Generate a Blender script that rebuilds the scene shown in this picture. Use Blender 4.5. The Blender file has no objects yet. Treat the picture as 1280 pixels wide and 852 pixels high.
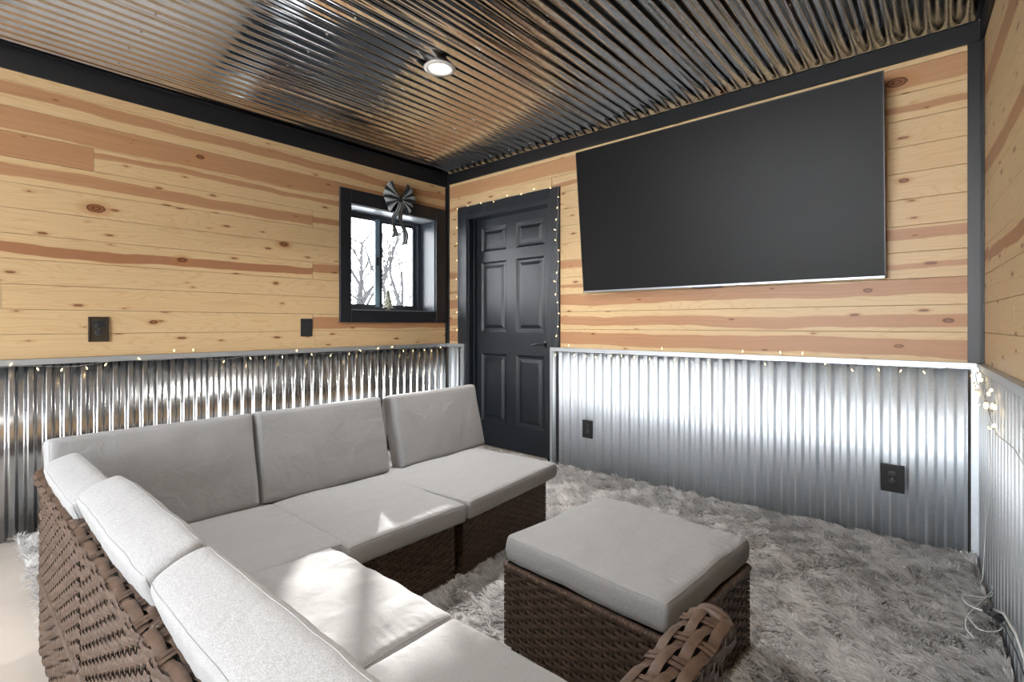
import bpy, bmesh, math, random
import numpy as np
from mathutils import Vector, Matrix, noise
random.seed(7); rng = np.random.default_rng(7)
SC = bpy.context.scene
COL = SC.collection
PI = math.pi

# ------------------------------------------------------------------ camera
cam_d = bpy.data.cameras.new('camera')
cam = bpy.data.objects.new('camera', cam_d); COL.objects.link(cam)
cam_d.sensor_width = 36.0
cam_d.lens = 36.0 * 628.0 / 1280.0
cam_d.shift_y = -(426 - 405) / 1280.0
cam_d.clip_start = 0.05; cam_d.clip_end = 200
cam.location = (3.6263, -3.2145, 1.11)
FW = Vector((-0.65732, 0.75361, 0.0))
cam.rotation_euler = FW.to_track_quat('-Z', 'Y').to_euler()
SC.camera = cam
SC.view_settings.view_transform = 'Standard'
SC.view_settings.look = 'None'
SC.view_settings.exposure = 0.0
SC.view_settings.gamma = 1.0
SC.view_settings.use_curve_mapping = False
SC.cycles.max_bounces = 8; SC.cycles.glossy_bounces = 5; SC.cycles.diffuse_bounces = 4
SC.cycles.caustics_reflective = False
SC.cycles.sample_clamp_indirect = 6.0

# ------------------------------------------------------------------ world, sun, added fill light
W = bpy.data.worlds.new('world'); SC.world = W; W.use_nodes = True
wn = W.node_tree.nodes; wl = W.node_tree.links
bg = wn['Background']
tc = wn.new('ShaderNodeTexCoord'); sep = wn.new('ShaderNodeSeparateXYZ'); rmp = wn.new('ShaderNodeValToRGB')
wl.new(tc.outputs['Generated'], sep.inputs[0]); wl.new(sep.outputs['Z'], rmp.inputs[0])
rmp.color_ramp.elements[0].position = 0.0; rmp.color_ramp.elements[0].color = (0.97, 0.985, 1.0, 1)
rmp.color_ramp.elements[1].position = 0.8; rmp.color_ramp.elements[1].color = (0.80, 0.89, 1.0, 1)
wl.new(rmp.outputs[0], bg.inputs[0]); bg.inputs[1].default_value = 17.0

sun_d = bpy.data.lights.new('sun', 'SUN'); sun = bpy.data.objects.new('sun', sun_d); COL.objects.link(sun)
sun_d.energy = 14.0; sun_d.angle = math.radians(1.2); sun_d.color = (1, 0.97, 0.92)
sun.rotation_euler = Vector((1, -0.69, -0.545)).to_track_quat('-Z', 'Y').to_euler()
sun.location = (-6, 3, 6)

def area(name, loc, direction, sx, sy, energy, color):
    d = bpy.data.lights.new(name, 'AREA'); o = bpy.data.objects.new(name, d); COL.objects.link(o)
    d.shape = 'RECTANGLE'; d.size = sx; d.size_y = sy; d.energy = energy; d.color = color
    o.location = loc; o.rotation_euler = Vector(direction).to_track_quat('-Z', 'Y').to_euler()
    return o
# added fill light outside an invented opening behind the camera; portal at the window
area('added_fill_back', (2.1, -6.12, 1.45), (0, 1, 0), 2.9, 1.9, 68, (0.95, 0.975, 1.0))
pw = area('window_portal', (-0.30, -0.592, 1.65), (1, 0, 0), 0.90, 0.90, 1, (1, 1, 1)); pw.data.cycles.is_portal = True

# ------------------------------------------------------------------ helpers
def tag(o, label=None, cat=None, group=None, kind=None):
    if label: o['label'] = label
    if cat: o['category'] = cat
    if group: o['group'] = group
    if kind: o['kind'] = kind
    return o
def link(name, me, m=None, parent=None, smooth=False):
    o = bpy.data.objects.new(name, me); COL.objects.link(o)
    if m is not None and len(me.materials) == 0: me.materials.append(m)
    if parent is not None: o.parent = parent
    if smooth:
        me.shade_smooth()
    return o
def empty(name, loc=(0, 0, 0), rz=0.0, parent=None):
    o = bpy.data.objects.new(name, None); COL.objects.link(o)
    o.location = loc; o.rotation_euler = (0, 0, rz); o.empty_display_size = 0.1
    if parent is not None: o.parent = parent
    return o
class MB:
    """collects boxes, tubes and ribbons into one mesh"""
    def __init__(s): s.v = []; s.f = []
    def add(s, vs, fs):
        n = len(s.v); s.v.extend([tuple(p) for p in vs]); s.f.extend([tuple(i + n for i in f) for f in fs])
    def box(s, x0, x1, y0, y1, z0, z1):
        s.add([(x0, y0, z0), (x1, y0, z0), (x1, y1, z0), (x0, y1, z0), (x0, y0, z1), (x1, y0, z1), (x1, y1, z1), (x0, y1, z1)],
              [(0, 3, 2, 1), (4, 5, 6, 7), (0, 1, 5, 4), (1, 2, 6, 5), (2, 3, 7, 6), (3, 0, 4, 7)])
    def tube(s, pts, r, n=6, cap=True, closed=False, rf=None):
        pts = [Vector(p) for p in pts]; m = len(pts); vs = []; fs = []
        up = Vector((0, 0, 1)); prev = None
        for i, p in enumerate(pts):
            if closed: t = pts[(i + 1) % m] - pts[i - 1]
            else: t = pts[min(i + 1, m - 1)] - pts[max(i - 1, 0)]
            if t.length < 1e-9: t = Vector((1, 0, 0))
            t.normalize()
            if prev is None:
                a = t.cross(up)
                if a.length < 1e-3: a = t.cross(Vector((1, 0, 0)))
            else:
                a = prev - t * prev.dot(t)
                if a.length < 1e-4: a = t.orthogonal()
            a.normalize(); prev = a; b = t.cross(a)
            rr = (rf(i) if rf else (r[i] if isinstance(r, (list, tuple)) else r))
            for k in range(n):
                an = 2 * PI * k / n
                vs.append(p + (a * math.cos(an) + b * math.sin(an)) * rr)
        for i in range(m if closed else m - 1):
            j = (i + 1) % m
            for k in range(n):
                l = (k + 1) % n
                fs.append((i * n + k, i * n + l, j * n + l, j * n + k))
        if cap and not closed:
            fs.append(tuple(range(n - 1, -1, -1))); fs.append(tuple((m - 1) * n + k for k in range(n)))
        s.add(vs, fs)
    def lathe(s, prof, c, axis='z', n=24):
        """prof: list of (radius, offset along axis)"""
        vs = []; fs = []
        for r, h in prof:
            for k in range(n):
                a = 2 * PI * k / n; x, y = r * math.cos(a), r * math.sin(a)
                if axis == 'z': vs.append((c[0] + x, c[1] + y, c[2] + h))
                elif axis == 'y': vs.append((c[0] + x, c[1] + h, c[2] + y))
                else: vs.append((c[0] + h, c[1] + x, c[2] + y))
        for i in range(len(prof) - 1):
            for k in range(n):
                l = (k + 1) % n
                fs.append((i * n + k, i * n + l, (i + 1) * n + l, (i + 1) * n + k))
        fs.append(tuple(range(n))[::-1]); fs.append(tuple((len(prof) - 1) * n + k for k in range(n)))
        s.add(vs, fs)
    def mesh(s, name):
        me = bpy.data.meshes.new(name); me.from_pydata(s.v, [], s.f); me.update(); return me
    def build(s, name, m=None, parent=None, smooth=False, bevel=0.0, seg=2, auto=None):
        me = s.mesh(name)
        bm = bmesh.new(); bm.from_mesh(me)
        if bevel > 0:
            bmesh.ops.bevel(bm, geom=bm.edges[:], offset=bevel, segments=seg, profile=0.6, affect='EDGES', clamp_overlap=True)
        bmesh.ops.recalc_face_normals(bm, faces=bm.faces[:])
        bm.to_mesh(me); bm.free()
        o = link(name, me, m, parent, smooth)
        if auto: me.set_sharp_from_angle(angle=math.radians(auto))
        return o

# ------------------------------------------------------------------ materials
def mat(name, color=(0.5, 0.5, 0.5), rough=0.5, metal=0.0, **kw):
    m = bpy.data.materials.new(name); m.use_nodes = True
    b = m.node_tree.nodes['Principled BSDF']
    b.inputs['Base Color'].default_value = (*color, 1); b.inputs['Roughness'].default_value = rough
    b.inputs['Metallic'].default_value = metal
    for k, v in kw.items(): b.inputs[k.replace('_', ' ')].default_value = v
    return m
class NT:
    def __init__(s, m): s.t = m.node_tree; s.n = s.t.nodes; s.b = s.n.get('Principled BSDF')
    def new(s, typ, **kw):
        n = s.n.new(typ)
        for k, v in kw.items(): setattr(n, k, v)
        return n
    def set(s, sock, v):
        if hasattr(v, 'is_output') or isinstance(v, bpy.types.NodeSocket): s.t.links.new(v, sock)
        elif v is not None: sock.default_value = v
    def math(s, op, a, b=None, c=None, clamp=False):
        n = s.new('ShaderNodeMath', operation=op, use_clamp=clamp)
        for i, x in enumerate((a, b, c)):
            if x is not None: s.set(n.inputs[i], x)
        return n.outputs[0]
    def mix(s, f, a, b, blend='MIX'):
        n = s.new('ShaderNodeMix', data_type='RGBA', blend_type=blend)
        s.set(n.inputs['Factor'], f); s.set(n.inputs[6], a); s.set(n.inputs[7], b)
        return n.outputs[2]
    def ss(s, x, lo, hi):
        n = s.new('ShaderNodeMapRange', interpolation_type='SMOOTHSTEP')
        s.set(n.inputs[0], x); n.inputs[1].default_value = lo; n.inputs[2].default_value = hi
        return n.outputs[0]
    def noise(s, vec, scale, detail=3, rough=0.5, dist=0.0, dim='3D'):
        n = s.new('ShaderNodeTexNoise', noise_dimensions=dim)
        if vec is not None: s.set(n.inputs['Vector'], vec)
        n.inputs['Scale'].default_value = scale; n.inputs['Detail'].default_value = detail
        n.inputs['Roughness'].default_value = rough; n.inputs['Distortion'].default_value = dist
        return n.outputs['Fac']
    def comb(s, x, y, z):
        n = s.new('ShaderNodeCombineXYZ'); s.set(n.inputs[0], x); s.set(n.inputs[1], y); s.set(n.inputs[2], z); return n.outputs[0]
    def attr(s, name, typ='OBJECT'):
        n = s.new('ShaderNodeAttribute'); n.attribute_type = typ; n.attribute_name = name; return n
    def bump(s, h, strength, dist=0.001):
        n = s.new('ShaderNodeBump'); n.inputs['Strength'].default_value = strength; n.inputs['Distance'].default_value = dist
        s.set(n.inputs['Height'], h); s.t.links.new(n.outputs[0], s.b.inputs['Normal'])

def wood_material():
    m = mat('knotty_pine', rough=0.42); t = NT(m)
    t.b.inputs['Specular IOR Level'].default_value = 0.35
    tcn = t.new('ShaderNodeTexCoord'); sp = t.new('ShaderNodeSeparateXYZ'); t.t.links.new(tcn.outputs['Object'], sp.inputs[0])
    u, v = sp.outputs[0], sp.outputs[2]
    seed = t.attr('seed').outputs['Fac']; hc = t.attr('hc').outputs['Fac']; hw = t.attr('hw').outputs['Fac']; dk = t.attr('dk').outputs['Fac']
    off = t.math('MULTIPLY', seed, 37.0)
    uo = t.math('ADD', u, off)
    # slow wander of the heartwood band
    w1 = t.noise(t.comb(t.math('MULTIPLY', uo, 1.1), 0.0, seed), 1.0, 2)
    w2 = t.noise(t.comb(t.math('MULTIPLY', uo, 4.0), t.math('MULTIPLY', v, 9.0), seed), 1.0, 2)
    wob = t.math('ADD', t.math('MULTIPLY', t.math('SUBTRACT', w1, 0.5), 0.062), t.math('MULTIPLY', t.math('SUBTRACT', w2, 0.5), 0.030))
    vv = t.math('ADD', v, wob)
    d = t.math('SUBTRACT', t.math('ABSOLUTE', t.math('SUBTRACT', vv, hc)), t.math('MULTIPLY', hw, 1.25))
    # knots: random small ones
    kv = t.new('ShaderNodeTexVoronoi', voronoi_dimensions='2D', feature='F1')
    kvec = t.comb(t.math('MULTIPLY', uo, 3.4), t.math('ADD', t.math('MULTIPLY', v, 11.0), t.math('MULTIPLY', seed, 91.0)), 0.0)
    t.set(kv.inputs['Vector'], kvec); kv.inputs['Scale'].default_value = 1.0
    sk = t.new('ShaderNodeSeparateColor'); t.t.links.new(kv.outputs['Color'], sk.inputs[0])
    size = t.math('MULTIPLY', t.math('MAXIMUM', t.math('SUBTRACT', sk.outputs[0], 0.45), 0.0), 0.155)
    kn = t.noise(t.comb(t.math('MULTIPLY', uo, 40.0), t.math('MULTIPLY', v, 60.0), seed), 1.0, 2)
    kd = t.math('SUBTRACT', t.math('ADD', kv.outputs['Distance'], t.math('MULTIPLY', t.math('SUBTRACT', kn, 0.5), 0.03)), size)
    knot = t.math('SUBTRACT', 1.0, t.ss(kd, -0.012, 0.012)); has = t.ss(size, 0.0, 0.004)
    knot = t.math('MULTIPLY', knot, has)
    halo = t.math('MULTIPLY', t.math('SUBTRACT', 1.0, t.ss(kd, 0.0, 0.11)), has)
    # one explicit large knot: ku, kz, ks
    ku = t.attr('ku').outputs['Fac']; kz = t.attr('kz').outputs['Fac']; ks = t.attr('ks').outputs['Fac']
    ex = t.math('DIVIDE', t.math('SUBTRACT', u, ku), 1.9); ez = t.math('SUBTRACT', v, kz)
    er = t.math('SQRT', t.math('ADD', t.math('MULTIPLY', ex, ex), t.math('MULTIPLY', ez, ez)))
    er = t.math('ADD', er, t.math('MULTIPLY', t.math('SUBTRACT', kn, 0.5), 0.005))
    erd = t.math('DIVIDE', er, t.math('MAXIMUM', ks, 0.0001))
    big = t.math('SUBTRACT', 1.0, t.ss(erd, 0.85, 1.05))
    bighalo = t.math('SUBTRACT', 1.0, t.ss(erd, 1.0, 2.4))
    # grain
    gy = t.math('ADD', t.math('MULTIPLY', vv, 1.0), t.math('MULTIPLY', halo, 0.006))
    g1 = t.noise(t.comb(t.math('MULTIPLY', uo, 1.6), t.math('MULTIPLY', gy, 90.0), seed), 1.0, 4, 0.6, 0.4)
    g2 = t.noise(t.comb(t.math('MULTIPLY', uo, 9.0), t.math('MULTIPLY', gy, 420.0), seed), 1.0, 2, 0.6)
    # cathedral rings
    rv = t.noise(t.comb(t.math('MULTIPLY', uo, 1.4), t.math('MULTIPLY', vv, 11.0), seed), 1.0, 1, 0.4)
    rings = t.math('SINE', t.math('MULTIPLY', rv, 95.0)); rings = t.ss(rings, 0.55, 1.0)
    heart = t.math('SUBTRACT', 1.0, t.ss(d, -0.0035, 0.0035))
    sap = t.mix(g1, (0.55, 0.375, 0.19, 1), (0.68, 0.505, 0.295, 1))
    hcol = t.mix(g1, (0.33, 0.155, 0.075, 1), (0.51, 0.29, 0.155, 1))
    hcol = t.mix(dk, hcol, (0.30, 0.125, 0.06, 1))
    c = t.mix(heart, sap, hcol)
    tone = t.attr('tone').outputs['Fac']
    c = t.mix(t.math('MULTIPLY', tone, 0.55), c, (0.56, 0.35, 0.17, 1))
    c = t.mix(t.math('MULTIPLY', rings, 0.20), c, (0.42, 0.20, 0.08, 1))
    c = t.mix(t.math('MULTIPLY', t.ss(g2, 0.55, 0.8), 0.18), c, (0.36, 0.17, 0.07, 1))
    c = t.mix(t.math('MULTIPLY', halo, 0.45), c, (0.40, 0.18, 0.075, 1))
    c = t.mix(t.math('MULTIPLY', knot, 0.9), c, t.mix(kn, (0.085, 0.032, 0.012, 1), (0.27, 0.11, 0.045, 1)))
    c = t.mix(t.math('MULTIPLY', bighalo, 0.5), c, (0.42, 0.19, 0.07, 1))
    ring2 = t.ss(t.math('SINE', t.math('MULTIPLY', er, 520.0)), -0.2, 0.8)
    c = t.mix(t.math('MULTIPLY', big, 0.92), c, t.mix(ring2, (0.10, 0.032, 0.010, 1), (0.27, 0.10, 0.035, 1)))
    t.set(t.b.inputs['Base Color'], c)
    t.bump(t.math('ADD', g1, t.math('MULTIPLY', g2, 0.5)), 0.12, 0.002)
    return m

def fabric_material(name, base, dark, sc=1.0):
    m = mat(name, rough=0.95); t = NT(m)
    t.b.inputs['Sheen Weight'].default_value = 0.15
    t.b.inputs['Specular IOR Level'].default_value = 0.1
    tcn = t.new('ShaderNodeTexCoord'); v = tcn.outputs['Object']
    mp = t.new('ShaderNodeMapping'); t.set(mp.inputs[0], v); mp.inputs['Scale'].default_value = (1.0, 3.2, 1.0)
    h1 = t.noise(mp.outputs[0], 520 * sc, 2, 0.6)
    h2 = t.noise(v, 7, 3, 0.5)
    c = t.mix(t.ss(h1, 0.34, 0.66), (*dark, 1), (*base, 1))
    c = t.mix(t.math('MULTIPLY', h2, 0.10), c, (dark[0] * 0.9, dark[1] * 0.87, dark[2] * 0.85, 1))
    t.set(t.b.inputs['Base Color'], c)
    wv = t.noise(v, 900, 1, 0.5)
    wr = t.noise(v, 16, 3, 0.55, 0.8)
    t.bump(t.math('ADD', t.math('MULTIPLY', wv, 0.04), t.math('MULTIPLY', wr, 2.2)), 0.5, 0.0036)
    return m

def galv_material(name, col, rough, var=0.12, streak=0.0):
    m = mat(name, col, rough, 1.0); t = NT(m)
    tcn = t.new('ShaderNodeTexCoord'); v = tcn.outputs['Object']
    vo = t.new('ShaderNodeTexVoronoi', feature='F1'); t.set(vo.inputs['Vector'], v); vo.inputs['Scale'].default_value = 85
    s = t.new('ShaderNodeSeparateColor'); t.t.links.new(vo.outputs['Color'], s.inputs[0])
    n1 = t.noise(v, 5, 4, 0.6)
    r = t.math('ADD', rough - var * 0.5, t.math('MULTIPLY', n1, var))
    r = t.math('ADD', r, t.math('MULTIPLY', s.outputs[0], 0.05))
    t.set(t.b.inputs['Roughness'], r)
    c = t.mix(t.math('MULTIPLY', s.outputs[1], 0.18), (*col, 1), (col[0] * 0.7, col[1] * 0.72, col[2] * 0.75, 1))
    if streak:
        sc = t.noise(v, 38, 2, 0.5); c = t.mix(t.math('MULTIPLY', t.ss(sc, 0.68, 0.76), streak), c, (0.9, 0.92, 0.94, 1))
    t.set(t.b.inputs['Base Color'], c)
    t.bump(n1, 0.15 if rough > 0.1 else 0.05, 0.004)
    return m

def wicker_material(name, c1, c2):
    m = mat(name, rough=0.5); t = NT(m); t.b.inputs['Specular IOR Level'].default_value = 0.35
    tcn = t.new('ShaderNodeTexCoord'); v = tcn.outputs['Object']
    n = t.noise(v, 30, 3, 0.6); n2 = t.noise(v, 8, 2)
    mp = t.new('ShaderNodeMapping'); t.set(mp.inputs[0], v); mp.inputs['Scale'].default_value = (1, 1, 6)
    ln = t.noise(mp.outputs[0], 260, 2, 0.6)
    c = t.mix(t.ss(n, 0.3, 0.7), (*c1, 1), (*c2, 1))
    c = t.mix(t.math('MULTIPLY', ln, 0.45), c, (c2[0] * 1.7, c2[1] * 1.65, c2[2] * 1.6, 1))
    t.set(t.b.inputs['Base Color'], c)
    t.bump(ln, 0.3, 0.001)
    return m

M = {}
M['wood'] = wood_material()
M['black_trim'] = mat('black_painted_metal', (0.007, 0.008, 0.010), 0.38)
M['black_paint'] = mat('black_door_paint', (0.0045, 0.0075, 0.0125), 0.38)
t = NT(M['black_paint']); tcn = t.new('ShaderNodeTexCoord'); mp = t.new('ShaderNodeMapping'); t.set(mp.inputs[0], tcn.outputs['Object']); mp.inputs['Scale'].default_value = (14, 14, 1.6)
gn = t.noise(mp.outputs[0], 6, 3, 0.6, 1.2); t.bump(t.math('SINE', t.math('MULTIPLY', gn, 60.0)), 0.25, 0.0006)
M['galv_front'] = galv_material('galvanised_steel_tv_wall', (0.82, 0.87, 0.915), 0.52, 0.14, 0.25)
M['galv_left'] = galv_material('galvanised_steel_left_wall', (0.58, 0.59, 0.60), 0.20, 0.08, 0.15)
M['ceil'] = galv_material('bright_ceiling_steel', (0.84, 0.83, 0.815), 0.055, 0.03)
M['cap'] = mat('galvanised_cap', (0.50, 0.53, 0.56), 0.50, 1.0)
M['fabric'] = fabric_material('light_grey_fabric', (0.37, 0.372, 0.378), (0.25, 0.25, 0.254))
M['fabric_top'] = M['fabric']
M['piping'] = mat('grey_seam', (0.33, 0.33, 0.33), 0.95)
M['wicker'] = wicker_material('brown_wicker', (0.030, 0.018, 0.012), (0.078, 0.049, 0.034))
M['wicker_dark'] = mat('wicker_core', (0.010, 0.008, 0.007), 0.8)
M['concrete'] = mat('pale_floor', (0.55, 0.50, 0.45), 0.32)
t = NT(M['concrete']); tcn = t.new('ShaderNodeTexCoord'); n = t.noise(tcn.outputs['Object'], 3, 5, 0.6)
t.set(t.b.inputs['Base Color'], t.mix(n, (0.47, 0.41, 0.355, 1), (0.62, 0.57, 0.51, 1))); t.bump(n, 0.1, 0.01)
M['plaster'] = mat('wall_backing', (0.16, 0.15, 0.14), 0.8)
M['dark_backing'] = mat('dark_backing', (0.006, 0.006, 0.006), 0.9)
M['screen'] = mat('tv_screen', (0.006, 0.006, 0.0065), 0.40)
M['screen'].node_tree.nodes['Principled BSDF'].inputs['Specular IOR Level'].default_value = 0.16
M['silver'] = mat('silver_bezel', (0.36, 0.38, 0.41), 0.35, 1.0)
M['black_plastic'] = mat('black_plastic', (0.008, 0.008, 0.009), 0.35)
M['pewter'] = mat('dark_pewter', (0.075, 0.06, 0.045), 0.38, 0.8)
M['plate_dark'] = mat('black_wall_plate', (0.012, 0.014, 0.017), 0.4)
M['vinyl'] = mat('grey_window_vinyl', (0.21, 0.31, 0.40), 0.4)
M['vinyl_dark'] = mat('dark_window_vinyl', (0.035, 0.045, 0.06), 0.4)
M['white_paint'] = mat('white_satin', (0.78, 0.78, 0.77), 0.4)
M['wire'] = mat('silver_wire', (0.45, 0.44, 0.42), 0.4)
M['white_wire'] = mat('clear_white_wire', (0.78, 0.78, 0.77), 0.35)
M['screw'] = mat('screw_steel', (0.6, 0.6, 0.6), 0.25, 1.0)
def emis(name, col, s):
    m = mat(name, col, 0.4); b = m.node_tree.nodes['Principled BSDF']
    b.inputs['Emission Color'].default_value = (*col, 1); b.inputs['Emission Strength'].default_value = s; return m
M['bulb'] = emis('warm_bulb', (1.0, 0.72, 0.36), 4.0)
M['lamp'] = emis('lamp_lens', (1.0, 0.95, 0.86), 9.0)
g = bpy.data.materials.new('window_glass'); g.use_nodes = True; nt = g.node_tree; nt.nodes.clear()
go = nt.nodes.new('ShaderNodeOutputMaterial'); gm = nt.nodes.new('ShaderNodeMixShader'); gt = nt.nodes.new('ShaderNodeBsdfTransparent'); gg = nt.nodes.new('ShaderNodeBsdfGlossy'); fr = nt.nodes.new('ShaderNodeFresnel')
fr.inputs[0].default_value = 1.3; gg.inputs['Roughness'].default_value = 0.02
nt.links.new(fr.outputs[0], gm.inputs[0]); nt.links.new(gt.outputs[0], gm.inputs[1]); nt.links.new(gg.outputs[0], gm.inputs[2]); nt.links.new(gm.outputs[0], go.inputs[0])
M['glass'] = g
M['bark'] = mat('bark', (0.013, 0.012, 0.012), 0.95)
M['snow'] = mat('pale_ground', (0.7, 0.7, 0.7), 0.9)

# rug yarn: per-tuft tone in a colour attribute
m = mat('shag_yarn', rough=0.8); t = NT(m); a = t.attr('tone', 'GEOMETRY')
rmpn = t.new('ShaderNodeValToRGB'); t.set(rmpn.inputs[0], a.outputs['Fac'])
rmpn.color_ramp.elements[0].color = (0.57, 0.56, 0.56, 1); rmpn.color_ramp.elements[1].color = (0.98, 0.97, 0.965, 1)
t.set(t.b.inputs['Base Color'], rmpn.outputs[0]); t.b.inputs['Specular IOR Level'].default_value = 0.25
tl_ = t.new('ShaderNodeBsdfTranslucent'); t.set(tl_.inputs[0], rmpn.outputs[0]); mx_ = t.new('ShaderNodeMixShader'); mx_.inputs[0].default_value = 0.42
t.t.links.new(t.b.outputs[0], mx_.inputs[1]); t.t.links.new(tl_.outputs[0], mx_.inputs[2]); t.t.links.new(mx_.outputs[0], t.n['Material Output'].inputs[0])
M['yarn'] = m
M['rug_base'] = mat('rug_backing', (0.55, 0.54, 0.53), 0.95)

# ------------------------------------------------------------------ the room shell
ROOM_Y = -6.0       # the wall behind the camera
CEIL = 2.527
def rdir(ux, uy):
    return math.atan2(uy, ux)
LEN3 = 6.02

floor = tag(MB().build('floor', M['concrete']), kind='structure')
b = MB(); b.box(-0.25, 4.35, ROOM_Y - 0.2, 0.25, -0.12, 0.0)
bpy.data.objects.remove(floor); floor = tag(b.build('floor', M['concrete']), kind='structure')

# window opening on the left wall
WY0, WY1, WZ0, WZ1 = -1.036, -0.149, 1.219, 2.080
wall_left = MB()
wall_left.box(-0.27, -0.012, ROOM_Y - 0.2, WY0, 0, 2.75)
wall_left.box(-0.27, -0.012, WY1, 0.27, 0, 2.75)
wall_left.box(-0.27, -0.012, WY0, WY1, 0, WZ0)
wall_left.box(-0.27, -0.012, WY0, WY1, WZ1, 2.75)
wall_left = tag(wall_left.build('wall_left', M['plaster']), kind='structure')
# front wall with the door opening
DX0, DX1, DZ = 0.275, 1.222, 2.090
wf = MB()
wf.box(-0.012, DX0, 0.012, 0.25, 0, 2.75); wf.box(DX1, 4.1, 0.012, 0.25, 0, 2.75); wf.box(DX0, DX1, 0.012, 0.25, DZ, 2.75)
wf.box(DX0 - 0.05, DX1 + 0.05, 0.25, 0.28, 0, 2.75)
wall_front = tag(wf.build('wall_front', M['plaster']), kind='structure')
# right wall, a little out of square
A3 = math.atan2(-0.998, 0.057)
wr = MB(); wr.box(-0.05, LEN3 + 0.2, 0.012, 0.2, 0, 2.75)       # local: u along the wall, +y outward
wall_right = wr.build('wall_right', M['plaster']); tag(wall_right, kind='structure')
wall_right.location = (3.745, 0, 0); wall_right.rotation_euler = (0, 0, A3)
# local +y of this frame = rotate(90deg) of u = (0.998, 0.057) -> outward. good.
# back wall; its wide glazed opening is added to let fill light in
wb = MB(); wy = ROOM_Y
wb.box(-0.012, 0.60, wy - 0.2, wy - 0.012, 0, 2.75); wb.box(3.60, 4.35, wy - 0.2, wy - 0.012, 0, 2.75)
wb.box(0.60, 3.60, wy - 0.2, wy - 0.012, 0, 0.45); wb.box(0.60, 3.60, wy - 0.2, wy - 0.012, 2.44, 2.75)
wall_back = tag(wb.build('wall_back', M['plaster']), kind='structure')

def plank(parent, x0, x1, z0, z1, seed, hc=0.0, hw=-0.05, dk=0.0, tone=0.0, knot=None):
    """a board in the wall's frame: x along the wall, face at y = 0 looking to -y"""
    L = x1 - x0; H = (z1 - z0) / 2; e = 0.0022
    b = MB()
    vs = []; y1 = 0.013
    for (x, z, y) in ((0, -H + 0.0006, y1), (L, -H + 0.0006, y1), (L, H - 0.0006, y1), (0, H - 0.0006, y1),
                      (0.0006, -H + 0.0006, e), (L - 0.0006, -H + 0.0006, e), (L - 0.0006, H - 0.0006, e), (0.0006, H - 0.0006, e),
                      (0.0022, -H + 0.0024, 0), (L - 0.0022, -H + 0.0024, 0), (L - 0.0022, H - 0.0024, 0), (0.0022, H - 0.0024, 0)):
        vs.append((x, y, z))
    fs = [(0, 1, 2, 3), (8, 9, 10, 11)]
    for a in (0, 4):
        for i in range(4):
            j = (i + 1) % 4; fs.append((a + i, a + j, a + 4 + j, a + 4 + i))
    b.add(vs, fs)
    o = b.build('plank', M['wood'], parent)
    o.location = (x0, 0, (z0 + z1) / 2)
    o['seed'] = float(seed); o['hc'] = float(hc); o['hw'] = float(hw); o['dk'] = float(dk); o['tone'] = float(tone)
    if knot: o['ku'] = knot[0] - x0; o['kz'] = knot[1]; o['ks'] = knot[2]
    else: o['ku'] = -99.0; o['kz'] = 0.0; o['ks'] = 0.0001
    return o

# wall frames: children of an Empty-free structure need local coordinates of that wall. Left wall: rotate so that x runs along +y.
left_frame = empty('cladding_frame', (0, 0, 0), PI / 2)      # x' = +y, y' = -x  (outwards)
left_frame.parent = None
# objects are parented straight to the wall mesh; this matrix carries them into place
def frame(o, wall, mtx):
    o.matrix_local = mtx @ o.matrix_local
bpy.data.objects.remove(left_frame)
MLEFT = Matrix.Rotation(PI / 2, 4, 'Z')
MBACK = Matrix.Translation((4.2, ROOM_Y, 0)) @ Matrix.Rotation(PI, 4, 'Z')

def board(wall, mtx, *a, **k):
    o = plank(wall, *a, **k)
    o.matrix_local = mtx @ Matrix.Translation(o.location)
    return o
ZB = 0.927
# left wall rows, from the bottom; seams measured
zl = [ZB + 0.13 * k for k in range(12)] + [2.420]
cuts = {0: [-1.33], 1: [-1.345], 2: [-2.996], 4: [-1.345], 7: [-1.345], 8: [-2.631]}
heartL = {10: [(0.018, 0.024, 0, 0)], 9: [(0.008, 0.050, 0, 0.1)], 8: [(-0.005, 0.055, 0.15, 0.1), (0.028, 0.014, 0, 0)],
          7: [(-0.006, 0.026, 0, 0), (0.0, 0.02, 0.2, 0)], 4: [(-0.008, 0.022, 0.75, 0), (0.022, 0.024, 0.2, 0)],
          1: [(0, -0.05, 0, 0), (0.0, 0.035, 0.1, 0)]}
bigk = {6: (-2.622, -0.010, 0.0245), 5: (-1.562, 0.045, 0.020), 9: (-2.1, 0.02, 0.014), 1: (-2.35, 0.0, 0.012), 4: (-2.2, 0.0, 0.018), 3: (-1.62, 0.02, 0.010)}
for k in range(12):
    z0, z1 = zl[k], zl[k + 1]
    edges = [ROOM_Y] + cuts.get(k, []) + [0.0]
    edges = sorted(set(edges + ([-4.4] if k % 2 else [-3.7])))
    segs = list(zip(edges[:-1], edges[1:]))
    vis = 0
    for (a, c) in segs:
        hl = heartL.get(k, [(0, -0.05, 0, 0)])
        idx = min(vis, len(hl) - 1) if c > -2.7 + (0.1 if k == 8 else 0) or k == 8 and c > -2.7 else 0
        if k == 8: idx = 0 if c < -2.6 else 1
        h = hl[idx]
        if c > -2.9: vis += 1
        kk = bigk.get(k); kk = kk if (kk and a < kk[0] < c) else None
        pieces = [(a, c)]
        if z1 > WZ0 and z0 < WZ1 and c > WY0:
            pieces = [(a, WY0 - 0.01), (WY1 + 0.01, c)]
        for (p, q) in pieces:
            if q - p > 0.03:
                board(wall_left, MLEFT, p, q, z0, z1, random.random(), h[0], h[1], h[2], h[3] + random.uniform(0, 0.18), kk)
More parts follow.
